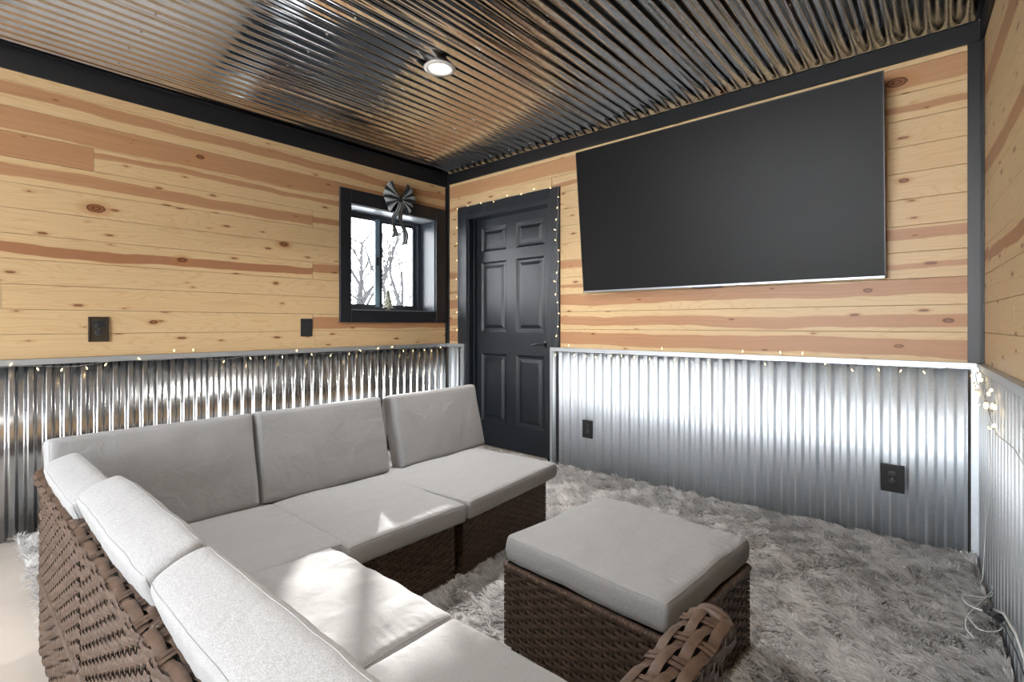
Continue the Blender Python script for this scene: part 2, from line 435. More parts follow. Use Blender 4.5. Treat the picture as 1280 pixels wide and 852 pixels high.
# strips above and below the window
board(wall_left, MLEFT, WY0 - 0.008, WY1 + 0.008, WZ1 + 0.012, ZB + 0.13 * 9, 0.3, 0, 0.05)
board(wall_left, MLEFT, WY0 - 0.008, WY1 + 0.008, ZB + 0.13 * 2, WZ0 - 0.012, 0.7)

# front wall rows
zf = [0.938 + 0.1335 * k for k in range(12)]; zf[0] = 0.926; zf.append(2.545)
heartF = {0: (0.0, 0.036, 0.1, 0), 1: (-0.008, 0.026, 0, 0), 2: (0.022, 0.032, 0.1, 0), 3: (0.0, 0.010, 0, 0), 4: (0.03, 0.022, 0.1, 0), 8: (0.0, -0.05, 0, 0),
          5: (0, -0.05, 0, 0.1), 6: (-0.01, -0.05, 0, 0), 7: (0, -0.05, 0, 0.2), 9: (-0.012, 0.014, 0, 0), 10: (0.012, 0.05, 0, 0.5)}
bigF = {0: (3.43, 0.0, 0.010), 2: (3.30, 0.015, 0.012), 10: (3.42, 0.0, 0.026), 1: (3.62, -0.01, 0.012), 6: (3.45, 0.03, 0.012)}
for k in range(12):
    z0, z1 = zf[k], zf[k + 1]; h = heartF.get(k, (0, -0.05, 0, 0))
    pieces = [(0.0, 3.745)]
    if z0 < DZ + 0.05: pieces = [(0.0, DX0 - 0.02), (DX1 + 0.02, 3.745)]
    for (p, q) in pieces:
        kk = bigF.get(k); kk = kk if (kk and p < kk[0] < q) else None
        board(wall_front, Matrix.Identity(4), p, q, z0, z1, random.random(), h[0], h[1], h[2], h[3] + random.uniform(0, 0.12), kk)
board(wall_front, Matrix.Identity(4), DX0 - 0.018, DX1 + 0.018, DZ + 0.012, zf[10] , 0.42, -0.02, 0.014)
# right wall rows (the joints fall near the corner)
c3 = {0: [0.42], 1: [0.22, 0.80], 2: [0.55], 3: [0.15, 0.62], 4: [], 5: [0.5], 6: [], 7: [0.3], 8: []}
heart3 = {2: (0.0, 0.0, 0.3, 0), 3: (0.012, 0.020, 0.7, 0), 5: (0, -0.05, 0, 0), 6: (0.02, 0.028, 0.5, 0.2), 7: (0, -0.05, 0, 0), 9: (0.0, 0.036, 0.3, 0.3), 10: (0, -0.05, 0, 0)}
for k in range(12):
    z0, z1 = zf[k], zf[k + 1]; h = heart3.get(k, (0, -0.05, 0, 0))
    ed = [0.0] + c3.get(k, []) + [2.4 + 0.3 * (k % 3), LEN3]
    for (p, q) in zip(ed[:-1], ed[1:]):
        board(wall_right, Matrix.Identity(4), p, q, z0, z1, random.random(), h[0], h[1], h[2], h[3] + random.uniform(0, 0.1))
# back wall rows
for k in range(12):
    z0, z1 = zf[k], zf[k + 1]
    for (p, q) in (((0.0, 0.60), (3.60, 4.2)) if z0 < 2.42 else ((0.0, 4.2),)):
        board(wall_back, MBACK, p, q, z0, z1, random.random(), 0, random.choice((-0.05, 0.03)), 0, random.uniform(0, 0.2))

# corrugated sheets -----------------------------------------------------
def corr_sheet(name, m, parent, mtx, x0, x1, z0, z1, pitch, amp, phase, y0, hard=(0.34, 0.34)):
    """sinusoidal sheet, ridges along z; front at y0 - amp .. y0 + amp (looking to -y)"""
    # one period: flat bottom, slope, flat top, slope, with small bends between (hard = share of flat)
    f1, f2 = hard; e = 0.020; sl = (1 - f1 - f2) / 2
    bend = [(q, -math.cos(PI * q)) for q in (0.12, 0.25, 0.4, 0.6, 0.75, 0.88)]
    per = [(0.0, -1), (0.02, -1), (f1 - 0.02, -1), (f1, -1)] + [(f1 + sl * q, hh) for q, hh in bend] + [(f1 + sl, 1), (f1 + sl + 0.02, 1), (1 - sl - 0.02, 1), (1 - sl, 1)] + [(1 - sl + sl * q, -hh) for q, hh in bend]
    if hard == (0, 0): per = [(k / 20.0, -math.cos(2 * PI * k / 20.0)) for k in range(20)]      # plain sine
    vs = []; fs = []; xs = []
    k0 = int(math.floor(x0 / pitch + phase)) - 1; k1 = int(math.ceil(x1 / pitch + phase)) + 1
    for k in range(k0, k1 + 1):
        for (q, hh) in per:
            x = (k + q - phase) * pitch
            if x0 <= x <= x1: xs.append((x, hh))
    for (x, hh) in xs:
        y = y0 + amp * hh
        vs.append((x, y, z0)); vs.append((x, y, z1))
    n = len(xs) - 1
    for i in range(n): fs.append((2 * i, 2 * i + 2, 2 * i + 3, 2 * i + 1))
    b = MB(); b.add(vs, fs); o = b.build(name, m, parent, smooth=True)
    md = o.modifiers.new('thickness', 'SOLIDIFY'); md.thickness = 0.0006; md.offset = 0
    o.matrix_local = mtx
    return o
I4 = Matrix.Identity(4)
AMPW = 0.0085
YW = -0.013       # mean plane of the wainscot sheets in front of the wall
def sheets(wall, mtx, m, x0, x1, z0, z1, pitch, phase, width=0.93):
    hd = (0.24, 0.24) if m is M['galv_left'] else (0.30, 0.30)
    x = x0; k = 0
    while x < x1 - 0.01:
        e = min(x1, x + width)
        corr_sheet('metal_sheet', m, wall, mtx, x, e, z0, z1, pitch, AMPW, phase, YW - (0.0012 if k % 2 else 0), hd)
        x = e - (0.035 if e < x1 else 0) if e < x1 else x1
        k += 1
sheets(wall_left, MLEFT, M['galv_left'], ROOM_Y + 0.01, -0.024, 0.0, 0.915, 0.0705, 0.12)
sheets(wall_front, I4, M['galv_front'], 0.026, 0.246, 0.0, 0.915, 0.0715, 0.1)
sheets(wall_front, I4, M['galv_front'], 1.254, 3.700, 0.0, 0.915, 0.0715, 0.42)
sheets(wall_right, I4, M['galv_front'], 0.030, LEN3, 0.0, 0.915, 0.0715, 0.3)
for (p, q) in ((0.0, 0.6), (3.6, 4.2)):
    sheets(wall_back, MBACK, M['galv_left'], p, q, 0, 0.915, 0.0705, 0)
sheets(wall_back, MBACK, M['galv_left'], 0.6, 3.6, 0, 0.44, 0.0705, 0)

# ceiling: sheets run along y
cb = MB(); cb.box(-0.27, 4.35, ROOM_Y - 0.2, 0.25, CEIL + 0.05, CEIL + 0.12)
ceiling = tag(cb.build('ceiling', M['dark_backing']), kind='structure')
MCEIL = Matrix.Translation((0, 0, CEIL + 0.010)) @ Matrix.Rotation(-PI / 2, 4, 'X')    # local z -> world y ; local y -> world -z
CP = 0.0732
def ceil_sheets():
    x = 0.003; k = 0
    while x < 4.20:
        e = min(4.22, x + 0.88)
        corr_sheet('metal_sheet', M['ceil'], ceiling, MCEIL, x, e, ROOM_Y, -0.004, CP, 0.0084, 0.04, 0.0005 * (k % 2), (0, 0))
        x = e - 0.03 if e < 4.22 else 9; k += 1
ceil_sheets()
# local y after rotation(-90 about X): (x, y, z) -> (x, z, -y)
# screws on the ceiling sheets
sb = MB()
for y in (-0.10, -0.72, -1.33, -1.95, -2.56):
    for i in range(3, 51, 3):
        xx = (i + 0.25 - 0.04) * CP
        if xx < 3.8:
            yy = y + random.uniform(-0.012, 0.012)
            if (xx - 1.5) ** 2 + (yy + 1.385) ** 2 < 0.015: continue
            sb.lathe([(0.0055, 0.0), (0.0055, -0.002), (0.0035, -0.0025), (0.0035, -0.006)], (xx, yy, CEIL - 0.0005), 'z', 8)
tag(sb.build('screws', M['screw'], ceiling), kind='stuff')

# crown trim, corner trim, wainscot caps ---------------------------------
def trim(name, boxes, m, loc=(0, 0, 0), rz=0.0, bevel=0.0012, seg=1):
    b = MB()
    for q in boxes: b.box(*q)
    o = b.build(name, m, None, bevel=bevel, seg=seg); o.location = loc; o.rotation_euler = (0, 0, rz)
    return tag(o, kind='structure')
trim('trim_1', [(0.0, 0.014, ROOM_Y + 0.02, 0.0, 2.410, CEIL - 0.003), (0.014, 0.052, ROOM_Y + 0.02, -0.002, CEIL - 0.006, CEIL - 0.003)], M['black_trim'])
trim('trim_2', [(0.014, 3.745, -0.015, 0.0, 2.433, CEIL - 0.001), (0.052, 3.725, -0.030, -0.015, CEIL - 0.004, CEIL - 0.001)], M['black_trim'])
trim('trim_3', [(0.0, LEN3, -0.015, 0.0, 2.433, CEIL - 0.001), (0.03, LEN3, -0.034, -0.015, CEIL - 0.004, CEIL - 0.001)], M['black_trim'], (3.745, 0, 0), A3)
trim('trim_4', [(0.0, 0.012, -0.026, 0.0, 0.929, 2.409), (0.012, 0.036, -0.012, 0.0, 0.929, 2.432)], M['black_trim'])
trim('trim_5', [(3.688, 3.735, -0.014, 0.0, 0.929, 2.432), (3.731, 3.7425, -0.018, 0.0, 0.929, 2.432)], M['black_trim'])
trim('trim_6', [(0.0, 0.030, -0.010, 0.0, 0.929, 2.432)], M['black_trim'], (3.745, 0, 0), A3)
# galvanised J channels capping the wainscot
def cap(name, x0, x1, loc=(0, 0, 0), rz=0.0, end=None):
    q = [(x0, x1, -0.026, 0.0, 0.9255, 0.9275), (x0, x1, -0.0275, -0.026, 0.898, 0.9275)]
    if end is not None:
        q += [(end - 0.011, end + 0.011, -0.0285, -0.027, 0.0, 0.9275), (end - 0.011 if end < 1 else end - 0.011, end + 0.011, -0.027, -0.001, 0.0, 0.9275)]
    return trim(name, q, M['cap'], loc, rz, 0.0004)
cap('trim_7', ROOM_Y, -0.0, rz=PI / 2)
cap('trim_8', 0.028, 0.256, end=0.246)
cap('trim_9', 1.244, 3.722, end=1.255)
cap('trim_10', 0.026, LEN3, (3.745, 0, 0), A3)
# dark corner pieces of the wainscot
trim('trim_11', [(3.722, 3.742, -0.031, -0.001, 0.0, 0.898), (3.700, 3.722, -0.028, -0.024, 0.0, 0.898)], M['galv_front'], bevel=0.0004)
trim('trim_12', [(3.7405, 3.7435, -0.034, -0.028, 0.0, 0.927)], M['black_trim'], bevel=0)

# ------------------------------------------------------------------ window
win = tag(empty('window_1', (0, (WY0 + WY1) / 2, WZ0)), kind='structure')
wo = Vector(win.location)
def wpart(name, boxes, m, parent=win, bevel=0.0015):
    b = MB()
    for (x0, x1, y0, y1, z0, z1) in boxes: b.box(x0 - wo.x, x1 - wo.x, y0 - wo.y, y1 - wo.y, z0 - wo.z, z1 - wo.z)
    return b.build(name, m, parent, bevel=bevel, seg=1)
cO = (-1.130, -0.030, 1.125, 2.190)
wpart('casing', [(0.001, 0.022, cO[0], WY0 + 0.004, cO[2], cO[3])], M['black_paint'])
wpart('casing', [(0.001, 0.022, WY1 - 0.004, cO[1], cO[2], cO[3])], M['black_paint'])
wpart('casing', [(0.001, 0.0215, WY0 + 0.004, WY1 - 0.004, WZ1 - 0.004, cO[3])], M['black_paint'])
wpart('casing', [(0.001, 0.0215, WY0 + 0.004, WY1 - 0.004, cO[2], WZ0 + 0.004)], M['black_paint'])
j = 0.012
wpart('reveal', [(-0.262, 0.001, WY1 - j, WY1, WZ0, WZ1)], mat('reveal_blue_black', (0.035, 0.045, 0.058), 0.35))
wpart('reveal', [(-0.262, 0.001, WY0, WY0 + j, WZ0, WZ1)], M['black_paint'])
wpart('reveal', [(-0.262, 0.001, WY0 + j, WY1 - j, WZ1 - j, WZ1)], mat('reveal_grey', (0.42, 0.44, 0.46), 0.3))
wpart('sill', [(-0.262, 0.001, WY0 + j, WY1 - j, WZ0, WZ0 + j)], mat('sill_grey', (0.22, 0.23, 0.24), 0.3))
# vinyl frame, set deep
FY0, FY1, FZ0, FZ1 = WY0 + j, WY1 - j, WZ0 + j, WZ1 - j
wpart('window_frame', [(-0.255, -0.195, FY0, FY0 + 0.055, FZ0, FZ1), (-0.255, -0.195, FY1 - 0.040, FY1, FZ0, FZ1),
                       (-0.255, -0.195, FY0 + 0.055, FY1 - 0.04, FZ1 - 0.028, FZ1), (-0.255, -0.195, FY0 + 0.055, FY1 - 0.04, FZ0, FZ0 + 0.030)], M['vinyl_dark'])
def sash(y0, y1, x0, x1, wl, wr, m, mr=None):
    z0, z1 = FZ0 + 0.030, FZ1 - 0.028
    o = wpart('sash', [(x0, x1, y0, y0 + wl, z0, z1), (x0, x1, y0 + wl, y1 - wr, z0, z0 + 0.022), (x0, x1, y0 + wl, y1 - wr, z1 - 0.022, z1)], m)
    wpart('stile', [(x0, x1, y1 - wr, y1, z0, z1)], mr or m, o, 0.001)
    b = MB(); b.box((x0 + x1) / 2 - 0.003 , (x0 + x1) / 2 + 0.003, y0 + wl - wo.y - 0.004, y1 - wr - wo.y + 0.004, z0 + 0.02 - wo.z, z1 - 0.02 - wo.z)
    b.build('pane', M['glass'], o)
    return o
sash(FY0 + 0.055, -0.618, -0.222, -0.200, 0.030, 0.045, M['vinyl_dark'], M['vinyl'])
sash(-0.640, FY1 - 0.040, -0.250, -0.228, 0.068, 0.030, M['vinyl_dark'])
lb = MB(); lb.box(-0.200 - wo.x, -0.190, -0.652 - wo.y, -0.634 - wo.y, 1.63 - wo.z, 1.70 - wo.z); lb.box(-0.190, -0.180, -0.648 - wo.y, -0.638 - wo.y, 1.65 - wo.z, 1.68 - wo.z)
tag(lb.build('latch', M['black_plastic'], win, bevel=0.002), 'small black sash latch')

# unseen window added behind the camera as a source for the fill
w2 = tag(empty('added_window_2', (2.1, ROOM_Y, 0.45)), kind='structure')
def w2part(name, boxes, m):
    b = MB()
    for (x0, x1, y0, y1, z0, z1) in boxes: b.box(x0 - 2.1, x1 - 2.1, y0 - ROOM_Y, y1 - ROOM_Y, z0 - 0.45, z1 - 0.45)
    return b.build(name, m, w2)
for (x0, x1, z0, z1) in ((0.55, 0.65, 0.42, 2.46), (3.55, 3.65, 0.42, 2.46), (1.56, 1.63, 0.52, 2.36), (2.57, 2.64, 0.52, 2.36), (0.65, 3.55, 0.42, 0.52), (0.65, 3.55, 2.36, 2.46)):
    w2part('frame', [(x0, x1, wy - 0.08, wy + 0.02, z0, z1)], M['black_trim'])
w2part('pane', [(0.65, 3.55, wy - 0.05, wy - 0.045, 0.52, 2.36)], M['glass'])

# ------------------------------------------------------------------ door
door = tag(empty('door_1', (0.7485, 0, 0)), kind='structure'); dx = 0.7485
def dbox(name, boxes, m, parent=door, bevel=0.0015, seg=1):
    b = MB()
    for (x0, x1, y0, y1, z0, z1) in boxes: b.box(x0 - dx, x1 - dx, y0, y1, z0, z1)
    return b.build(name, m, parent, bevel=bevel, seg=seg)
dbox('casing', [(0.166, 0.280, -0.0085, -0.0005, 0, 2.183)], M['black_paint'])
dbox('casing', [(1.222, 1.326, -0.0085, -0.0005, 0, 2.183)], M['black_paint'])
dbox('casing', [(0.280, 1.222, -0.008, -0.0005, 2.088, 2.183)], M['black_paint'])
dbox('casing', [(0.166, 0.280, -0.018, -0.0085, 0.929, 2.190), ], M['black_paint'])
dbox('casing', [(1.236, 1.326, -0.018, -0.0085, 0.929, 2.190)], M['black_paint'])
dbox('casing', [(0.280, 1.236, -0.018, -0.008, 2.100, 2.190)], M['black_paint'])
dbox('jamb', [(0.276, 0.300, -0.002, 0.145, 0, 2.09), (0.300, 0.313, 0.055, 0.085, 0, 2.07)], M['black_paint'])
dbox('jamb', [(1.197, 1.221, -0.002, 0.145, 0, 2.09), (1.184, 1.197, 0.055, 0.085, 0, 2.07)], M['black_paint'])
dbox('jamb', [(0.300, 1.197, -0.002, 0.145, 2.072, 2.09)], M['black_paint'])
SX0, SX1, SZ0, SZ1, SY = 0.303, 1.194, 0.012, 2.068, 0.090
pan = [(0.372, 0.678, 1.772, 1.990), (0.790, 1.100, 1.772, 1.990), (0.372, 0.678, 1.040, 1.677), (0.790, 1.100, 1.040, 1.677), (0.372, 0.678, 0.223, 0.845), (0.790, 1.100, 0.223, 0.845)]
sl = [(SX0, pan[0][0], SY, SY + 0.04, SZ0, SZ1), (pan[1][1], SX1, SY, SY + 0.04, SZ0, SZ1), (pan[0][1], pan[1][0], SY, SY + 0.04, SZ0, SZ1)]
for (x0, x1) in ((pan[0][0], pan[0][1]), (pan[1][0], pan[1][1])):
    for (z0, z1) in ((SZ0, 0.223), (0.845, 1.040), (1.677, 1.772), (1.990, SZ1)): sl.append((x0, x1, SY, SY + 0.04, z0, z1))
slab = dbox('door_slab', sl, M['black_paint'], bevel=0)
for (x0, x1, z0, z1) in pan:
    rings = [(0.0, 0.0), (0.004, 0.002), (0.016, 0.011), (0.030, 0.0125), (0.036, 0.0125), (0.060, 0.004), (0.064, 0.003)]
    vs = []; fs = []
    for (ins, dep) in rings:
        for (x, z) in ((x0 + ins, z0 + ins), (x1 - ins, z0 + ins), (x1 - ins, z1 - ins), (x0 + ins, z1 - ins)): vs.append((x - dx, SY + dep, z))
    for i in range(len(rings) - 1):
        for k in range(4):
            l = (k + 1) % 4; fs.append((i * 4 + k, i * 4 + l, i * 4 + 4 + l, i * 4 + 4 + k))
    n0 = (len(rings) - 1) * 4; fs.append((n0, n0 + 1, n0 + 2, n0 + 3))
    b = MB(); b.add(vs, fs); o = b.build('door_panel', M['black_paint'], slab)
    for p in o.data.polygons: pass
hb = MB(); hx, hz = 1.125 - dx, 0.945
hb.lathe([(0.030, 0.0), (0.030, -0.006), (0.022, -0.012), (0.012, -0.014), (0.011, -0.045)], (hx, SY, hz), 'y', 20)
hb.tube([(hx, SY - 0.045, hz), (hx - 0.03, SY - 0.055, hz + 0.002), (hx - 0.08, SY - 0.056, hz - 0.004), (hx - 0.125, SY - 0.05, hz - 0.012)], [0.011, 0.010, 0.008, 0.006], 10)
tag(hb.build('door_handle', M['black_plastic'], slab, smooth=True, auto=40), 'black lever handle with round rose')
hg = MB()
for z in (0.30, 1.05, 1.82): hg.tube([(SX0 - dx - 0.001, SY - 0.006, z - 0.045), (SX0 - dx - 0.001, SY - 0.006, z + 0.045)], 0.006, 8)
hg.build('hinges', M['black_plastic'], slab)

# ------------------------------------------------------------------ television
tv = tag(empty('television', (2.478, -0.10, 1.85)), 'large flat television with dark screen tilted down on the pine wall beside the black door', 'television')
tl = math.atan2(0.105, 1.006)
TM = Matrix.Rotation(-tl, 4, 'X')   # top leans into the room (-y)
def tvp(name, boxes, m, bevel=0.0015, label=None):
    b = MB()
    for q in boxes: b.box(*q)
    o = b.build(name, m, tv, bevel=bevel, seg=2); o.matrix_local = Matrix.Rotation(tl, 4, 'X') ; 
    if label: o['label'] = label
    return o
HW, HH = 0.903, 0.508
tvp('screen', [(-HW + 0.005, HW - 0.005, -0.006, 0.0, -HH + 0.012, HH - 0.004)], M['screen'], 0.0005)
tvp('bezel', [(-HW, -HW + 0.005, -0.009, 0.012, -HH, HH), (HW - 0.005, HW, -0.009, 0.012, -HH, HH), (-HW + 0.005, HW - 0.005, -0.009, 0.012, HH - 0.004, HH)], M['black_plastic'], 0.0005)
tvp('bottom_bezel', [(-HW + 0.005, HW - 0.005, -0.010, 0.012, -HH, -HH + 0.012)], M['silver'], 0.0008, 'thin silver strip along the bottom edge')
tvp('back_cover', [(-HW + 0.004, HW - 0.004, 0.001, 0.022, -HH + 0.004, HH - 0.004), (-0.6, 0.6, 0.022, 0.042, -HH + 0.03, 0.10)], M['black_plastic'], 0.004)
tvp('sensor', [(-0.09, 0.09, -0.006, 0.004, -HH - 0.007, -HH)], M['black_plastic'], 0.001)
wmb = MB(); wmb.box(-0.22, 0.22, 0.080, 0.098, -0.16, 0.16); wmb.box(-0.20, -0.17, 0.046, 0.082, -0.15, 0.12); wmb.box(0.17, 0.20, 0.046, 0.082, -0.15, 0.12)
wmb.build('wall_bracket', M['black_plastic'], tv)

# ------------------------------------------------------------------ wall plates and outlets
def outlet(name, loc, rz, w, h, label, style='outlet', group=None):
    o = tag(empty(name, loc, rz), label, 'outlet' if style != 'blank' else 'wall plate')
    b = MB(); b.box(-w / 2, w / 2, -0.006, 0.0, -h / 2, h / 2)
    m = {'outlet': M['black_plastic'], 'pewter': M['pewter'], 'blank': M['plate_dark']}[style]
    b.build('plate', m, o, bevel=0.0022, seg=2)
    if style == 'pewter':
        e = MB(); x, z = w / 2, h / 2
        e.box(-x, x, -0.010, -0.006, z - 0.010, z); e.box(-x, x, -0.010, -0.006, -z, -z + 0.010); e.box(-x, -x + 0.010, -0.010, -0.006, -z + 0.010, z - 0.010); e.box(x - 0.010, x, -0.010, -0.006, -z + 0.010, z - 0.010)
        e.build('raised_border', M['pewter'], o, bevel=0.002)
        k = MB(); k.box(-0.03, 0.03, -0.0085, -0.006, 0.012, 0.048); k.build('emblem', M['plate_dark'], o, bevel=0.008)
    if style == 'outlet':       # sits on a box that stands out over the corrugation
        k = MB(); k.box(-w / 2 + 0.004, w / 2 - 0.004, 0.0, 0.020, -h / 2 + 0.004, h / 2 - 0.004); k.build('box', M['black_plastic'], o)
    if style == 'blank':
        k = MB(); k.lathe([(0.015, 0), (0.015, -0.0015), (0.012, -0.002)], (0, -0.006, 0.004), 'y', 20); k.build('round_boss', M['plate_dark'], o)
        return o
    dark = M['black_plastic'] if style == 'outlet' else M['plate_dark']
    for s in (0.020, -0.020):
        r = MB(); r.lathe([(0.0172, -0.004), (0.0172, -0.0082), (0.0155, -0.0092)], (0, 0, s), 'y', 20)
        ro = r.build('receptacle', mat('receptacle', (0.022, 0.022, 0.025), 0.55) if 'rcp' not in M else M['rcp'], o, smooth=True, auto=40)
        M['rcp'] = ro.data.materials[0]
        k = MB(); k.box(-0.0075, -0.0055, -0.0095, -0.009, s + 0.000, s + 0.008); k.box(0.0055, 0.0075, -0.0095, -0.009, s + 0.0005, s + 0.0075)
        k.lathe([(0.0025, 0), (0.0025, -0.0004)], (0, -0.0091, s - 0.007), 'y', 8)
        k.build('slots', M['dark_backing'], ro)
    k = MB(); k.lathe([(0.003, 0), (0.003, -0.0015)], (0, -0.006, 0), 'y', 10); k.build('screw', M['silver'], o)
    return o
outlet('wall_outlet', (0.0, -2.611, 1.082), PI / 2, 0.092, 0.140, 'pewter square-edged outlet plate on the pine boards above the left wainscot', 'pewter')
outlet('wall_plate', (0.0, -1.395, 1.085), PI / 2, 0.090, 0.132, 'black wall plate on the pine boards left of the window', 'blank')
outlet('wall_outlet', (1.593, -0.026, 0.330), 0, 0.088, 0.132, 'black outlet low on the corrugated wall close to the door', 'outlet')
outlet('wall_outlet', (3.406, -0.026, 0.330), 0, 0.096, 0.140, 'black outlet low on the corrugated wall near the right corner', 'outlet')

# ------------------------------------------------------------------ recessed light
LX, LY = 1.500, -1.385; LZ = CEIL - 0.0035
dl = tag(empty('recessed_light', (LX, LY, LZ)), 'round recessed ceiling light with silver trim ring, switched on', 'ceiling light', 'recessed ceiling lights')
b = MB(); n = 40
prof = [(0.088, 0.0), (0.086, -0.005), (0.070, -0.008), (0.062, -0.006), (0.058, 0.010), (0.054, 0.028)]
vs = []; fs = []
for r, hh in prof:
    for k in range(n): vs.append((r * math.cos(2 * PI * k / n), r * math.sin(2 * PI * k / n), hh))
for i in range(len(prof) - 1):
    for k in range(n):
        l = (k + 1) % n; fs.append((i * n + k, i * n + l, (i + 1) * n + l, (i + 1) * n + k))
b.add(vs, fs); ring = b.build('trim_ring', mat('lamp_ring', (0.62, 0.60, 0.57), 0.35, 0.3), dl, smooth=True)
b = MB(); b.lathe([(0.0575, 0.012), (0.050, 0.002), (0.030, -0.005), (0.012, -0.007)], (0, 0, 0), 'z', 32)
lens = tag(b.build('lens', M['lamp'], dl, smooth=True), 'bright glowing lens')
def lamp_light(x, y, e):
    d = bpy.data.lights.new('lamp_light', 'AREA'); d.shape = 'DISK'; d.size = 0.11; d.energy = e; d.spread = math.radians(125); d.color = (1.0, 0.965, 0.92)
    o = bpy.data.objects.new('lamp_light', d); COL.objects.link(o); o.location = (x, y, LZ - 0.012)
lamp_light(LX, LY, 27)
for (x, y) in ((1.5, -4.55), (3.0, -2.95), (2.2, -5.4)):      # unseen lamps added to brighten sofa, ottoman and rug
    r = dl.copy(); COL.objects.link(r); r.location = (x, y, LZ)
    for ch in (ring, lens):
        c = ch.copy(); COL.objects.link(c); c.parent = r
    r['label'] = {1.5: 'added unseen recessed light behind the left end of the near sofa row', 3.0: 'added unseen recessed light above the open end of the near sofa row'}[x] if y > -5 else 'rearmost added unseen recessed light by the wall behind the sofa'
    lamp_light(x, y, 14 if y > -4 else 17)
dl['label'] = 'round recessed ceiling light with silver trim ring, switched on'

# ------------------------------------------------------------------ wicker
def weave(b, O, U, V, N, w, h, rp, sp, amp=0.0030, rw=0.90, sw=0.010, crown=0.0, rowph=0):
    """plain weave of flat strands: rows along U, stakes along V, out along N"""
    O, U, V, N = Vector(O), Vector(U), Vector(V), Vector(N)
    nr = max(1, int(round(h / rp))); rp = h / nr; ns = max(1, int(round(w / sp))); sp = w / ns
    def P(u, v, d):
        d -= crown * (2 * v / h - 1) ** 2
        return O + U * u + V * v + N * d
    for j in range(nr):
        vc = (j + 0.5) * rp; vs = []; fs = []
        q8 = 8 if crown else 4; m = ns * q8
        for i in range(m + 1):
            u = w * i / m
            s = math.cos(PI * (u / sp - 0.5) + PI * (j + rowph)); s = max(-1, min(1, s * 2.0))
            d = amp * (1 + s)
            hw_ = rp * rw * 0.5
            vs += [P(u, vc - hw_, d - 0.0014), P(u, vc, d + 0.0006), P(u, vc + hw_, d - 0.0014)]
        for i in range(m):
            for k in range(2):
                fs.append((i * 3 + k, i * 3 + 3 + k, i * 3 + 4 + k, i * 3 + 1 + k))
        b.add(vs, fs)
    for k in range(ns):
        u = (k + 0.5) * sp
        for s in (-1, 1) if sw > 0.006 else (0,):
            uc = u + s * sw * 0.27; q = sw * 0.22
            m = 4 if crown else 1; vs = []; fs = []
            for i in range(m + 1):
                v = h * i / m
                vs += [P(uc - q, v, amp * 1.0), P(uc + q, v, amp * 1.0)]
            for i in range(m): fs.append((2 * i, 2 * i + 1, 2 * i + 3, 2 * i + 2))
            b.add(vs, fs)
def roll(b, p0, p1, r, pitch=0.0115):
    """wrapped edge: a tube whose radius swells with each turn of the strand"""
    p0, p1 = Vector(p0), Vector(p1); n = max(2, int((p1 - p0).length / pitch)); pts = []; rr = []
    prof = ((0.0, 0.80), (0.14, 0.98), (0.5, 1.0), (0.86, 0.98))
    for i in range(n):
        for (q, s) in prof: pts.append(p0.lerp(p1, (i + q) / n)); rr.append(r * s)
    pts.append(p1); rr.append(r * 0.8)
    b.tube(pts, rr, 8)
X, Y, Z = Vector((1, 0, 0)), Vector((0, 1, 0)), Vector((0, 0, 1))
def wicker_box(root, w, d, z0, z1, rp=0.0150, sp=0.034, sides='fblr', name='woven_side', rim=True):
    """local box x -w/2..w/2 (front faces -y), y -d/2..d/2"""
    c = MB(); c.box(-w / 2 + 0.006, w / 2 - 0.006, -d / 2 + 0.006, d / 2 - 0.006, z0 + 0.004, z1 - 0.002)
    c.build('core', M['wicker_dark'], root)
    H = z1 - z0
    spec = {'f': ((-w / 2, -d / 2, z0), X, -Y, w), 'r': ((w / 2, -d / 2, z0), Y, X, d), 'b': ((w / 2, d / 2, z0), -X, Y, w), 'l': ((-w / 2, d / 2, z0), -Y, -X, d)}
    for s in sides:
        O, U, N, L = spec[s]
        b = MB(); weave(b, Vector(O) - N * 0.005, U, Z, N, L, H, rp, sp)
        tag(b.build(name, M['wicker'], root), kind='stuff')
    if rim:
        b = MB(); x, y, r = w / 2 - 0.004, d / 2 - 0.004, 0.012
        for (p, q) in (((-x, -y, z1), (x, -y, z1)), ((x, -y, z1), (x, y, z1)), ((x, y, z1), (-x, y, z1)), ((-x, y, z1), (-x, -y, z1))): roll(b, p, q, r)
        tag(b.build('wrapped_rim', M['wicker'], root, smooth=True), kind='stuff')
    b = MB()
    for sx in (-1, 1):
        for sy in (-1, 1): b2 = MB(); b2.lathe([(0.016, 0), (0.018, 0.01), (0.018, z0 + 0.005)], (sx * (w / 2 - 0.03), sy * (d / 2 - 0.03), 0.0), 'z', 12); b2.build('foot', M['black_plastic'], root)
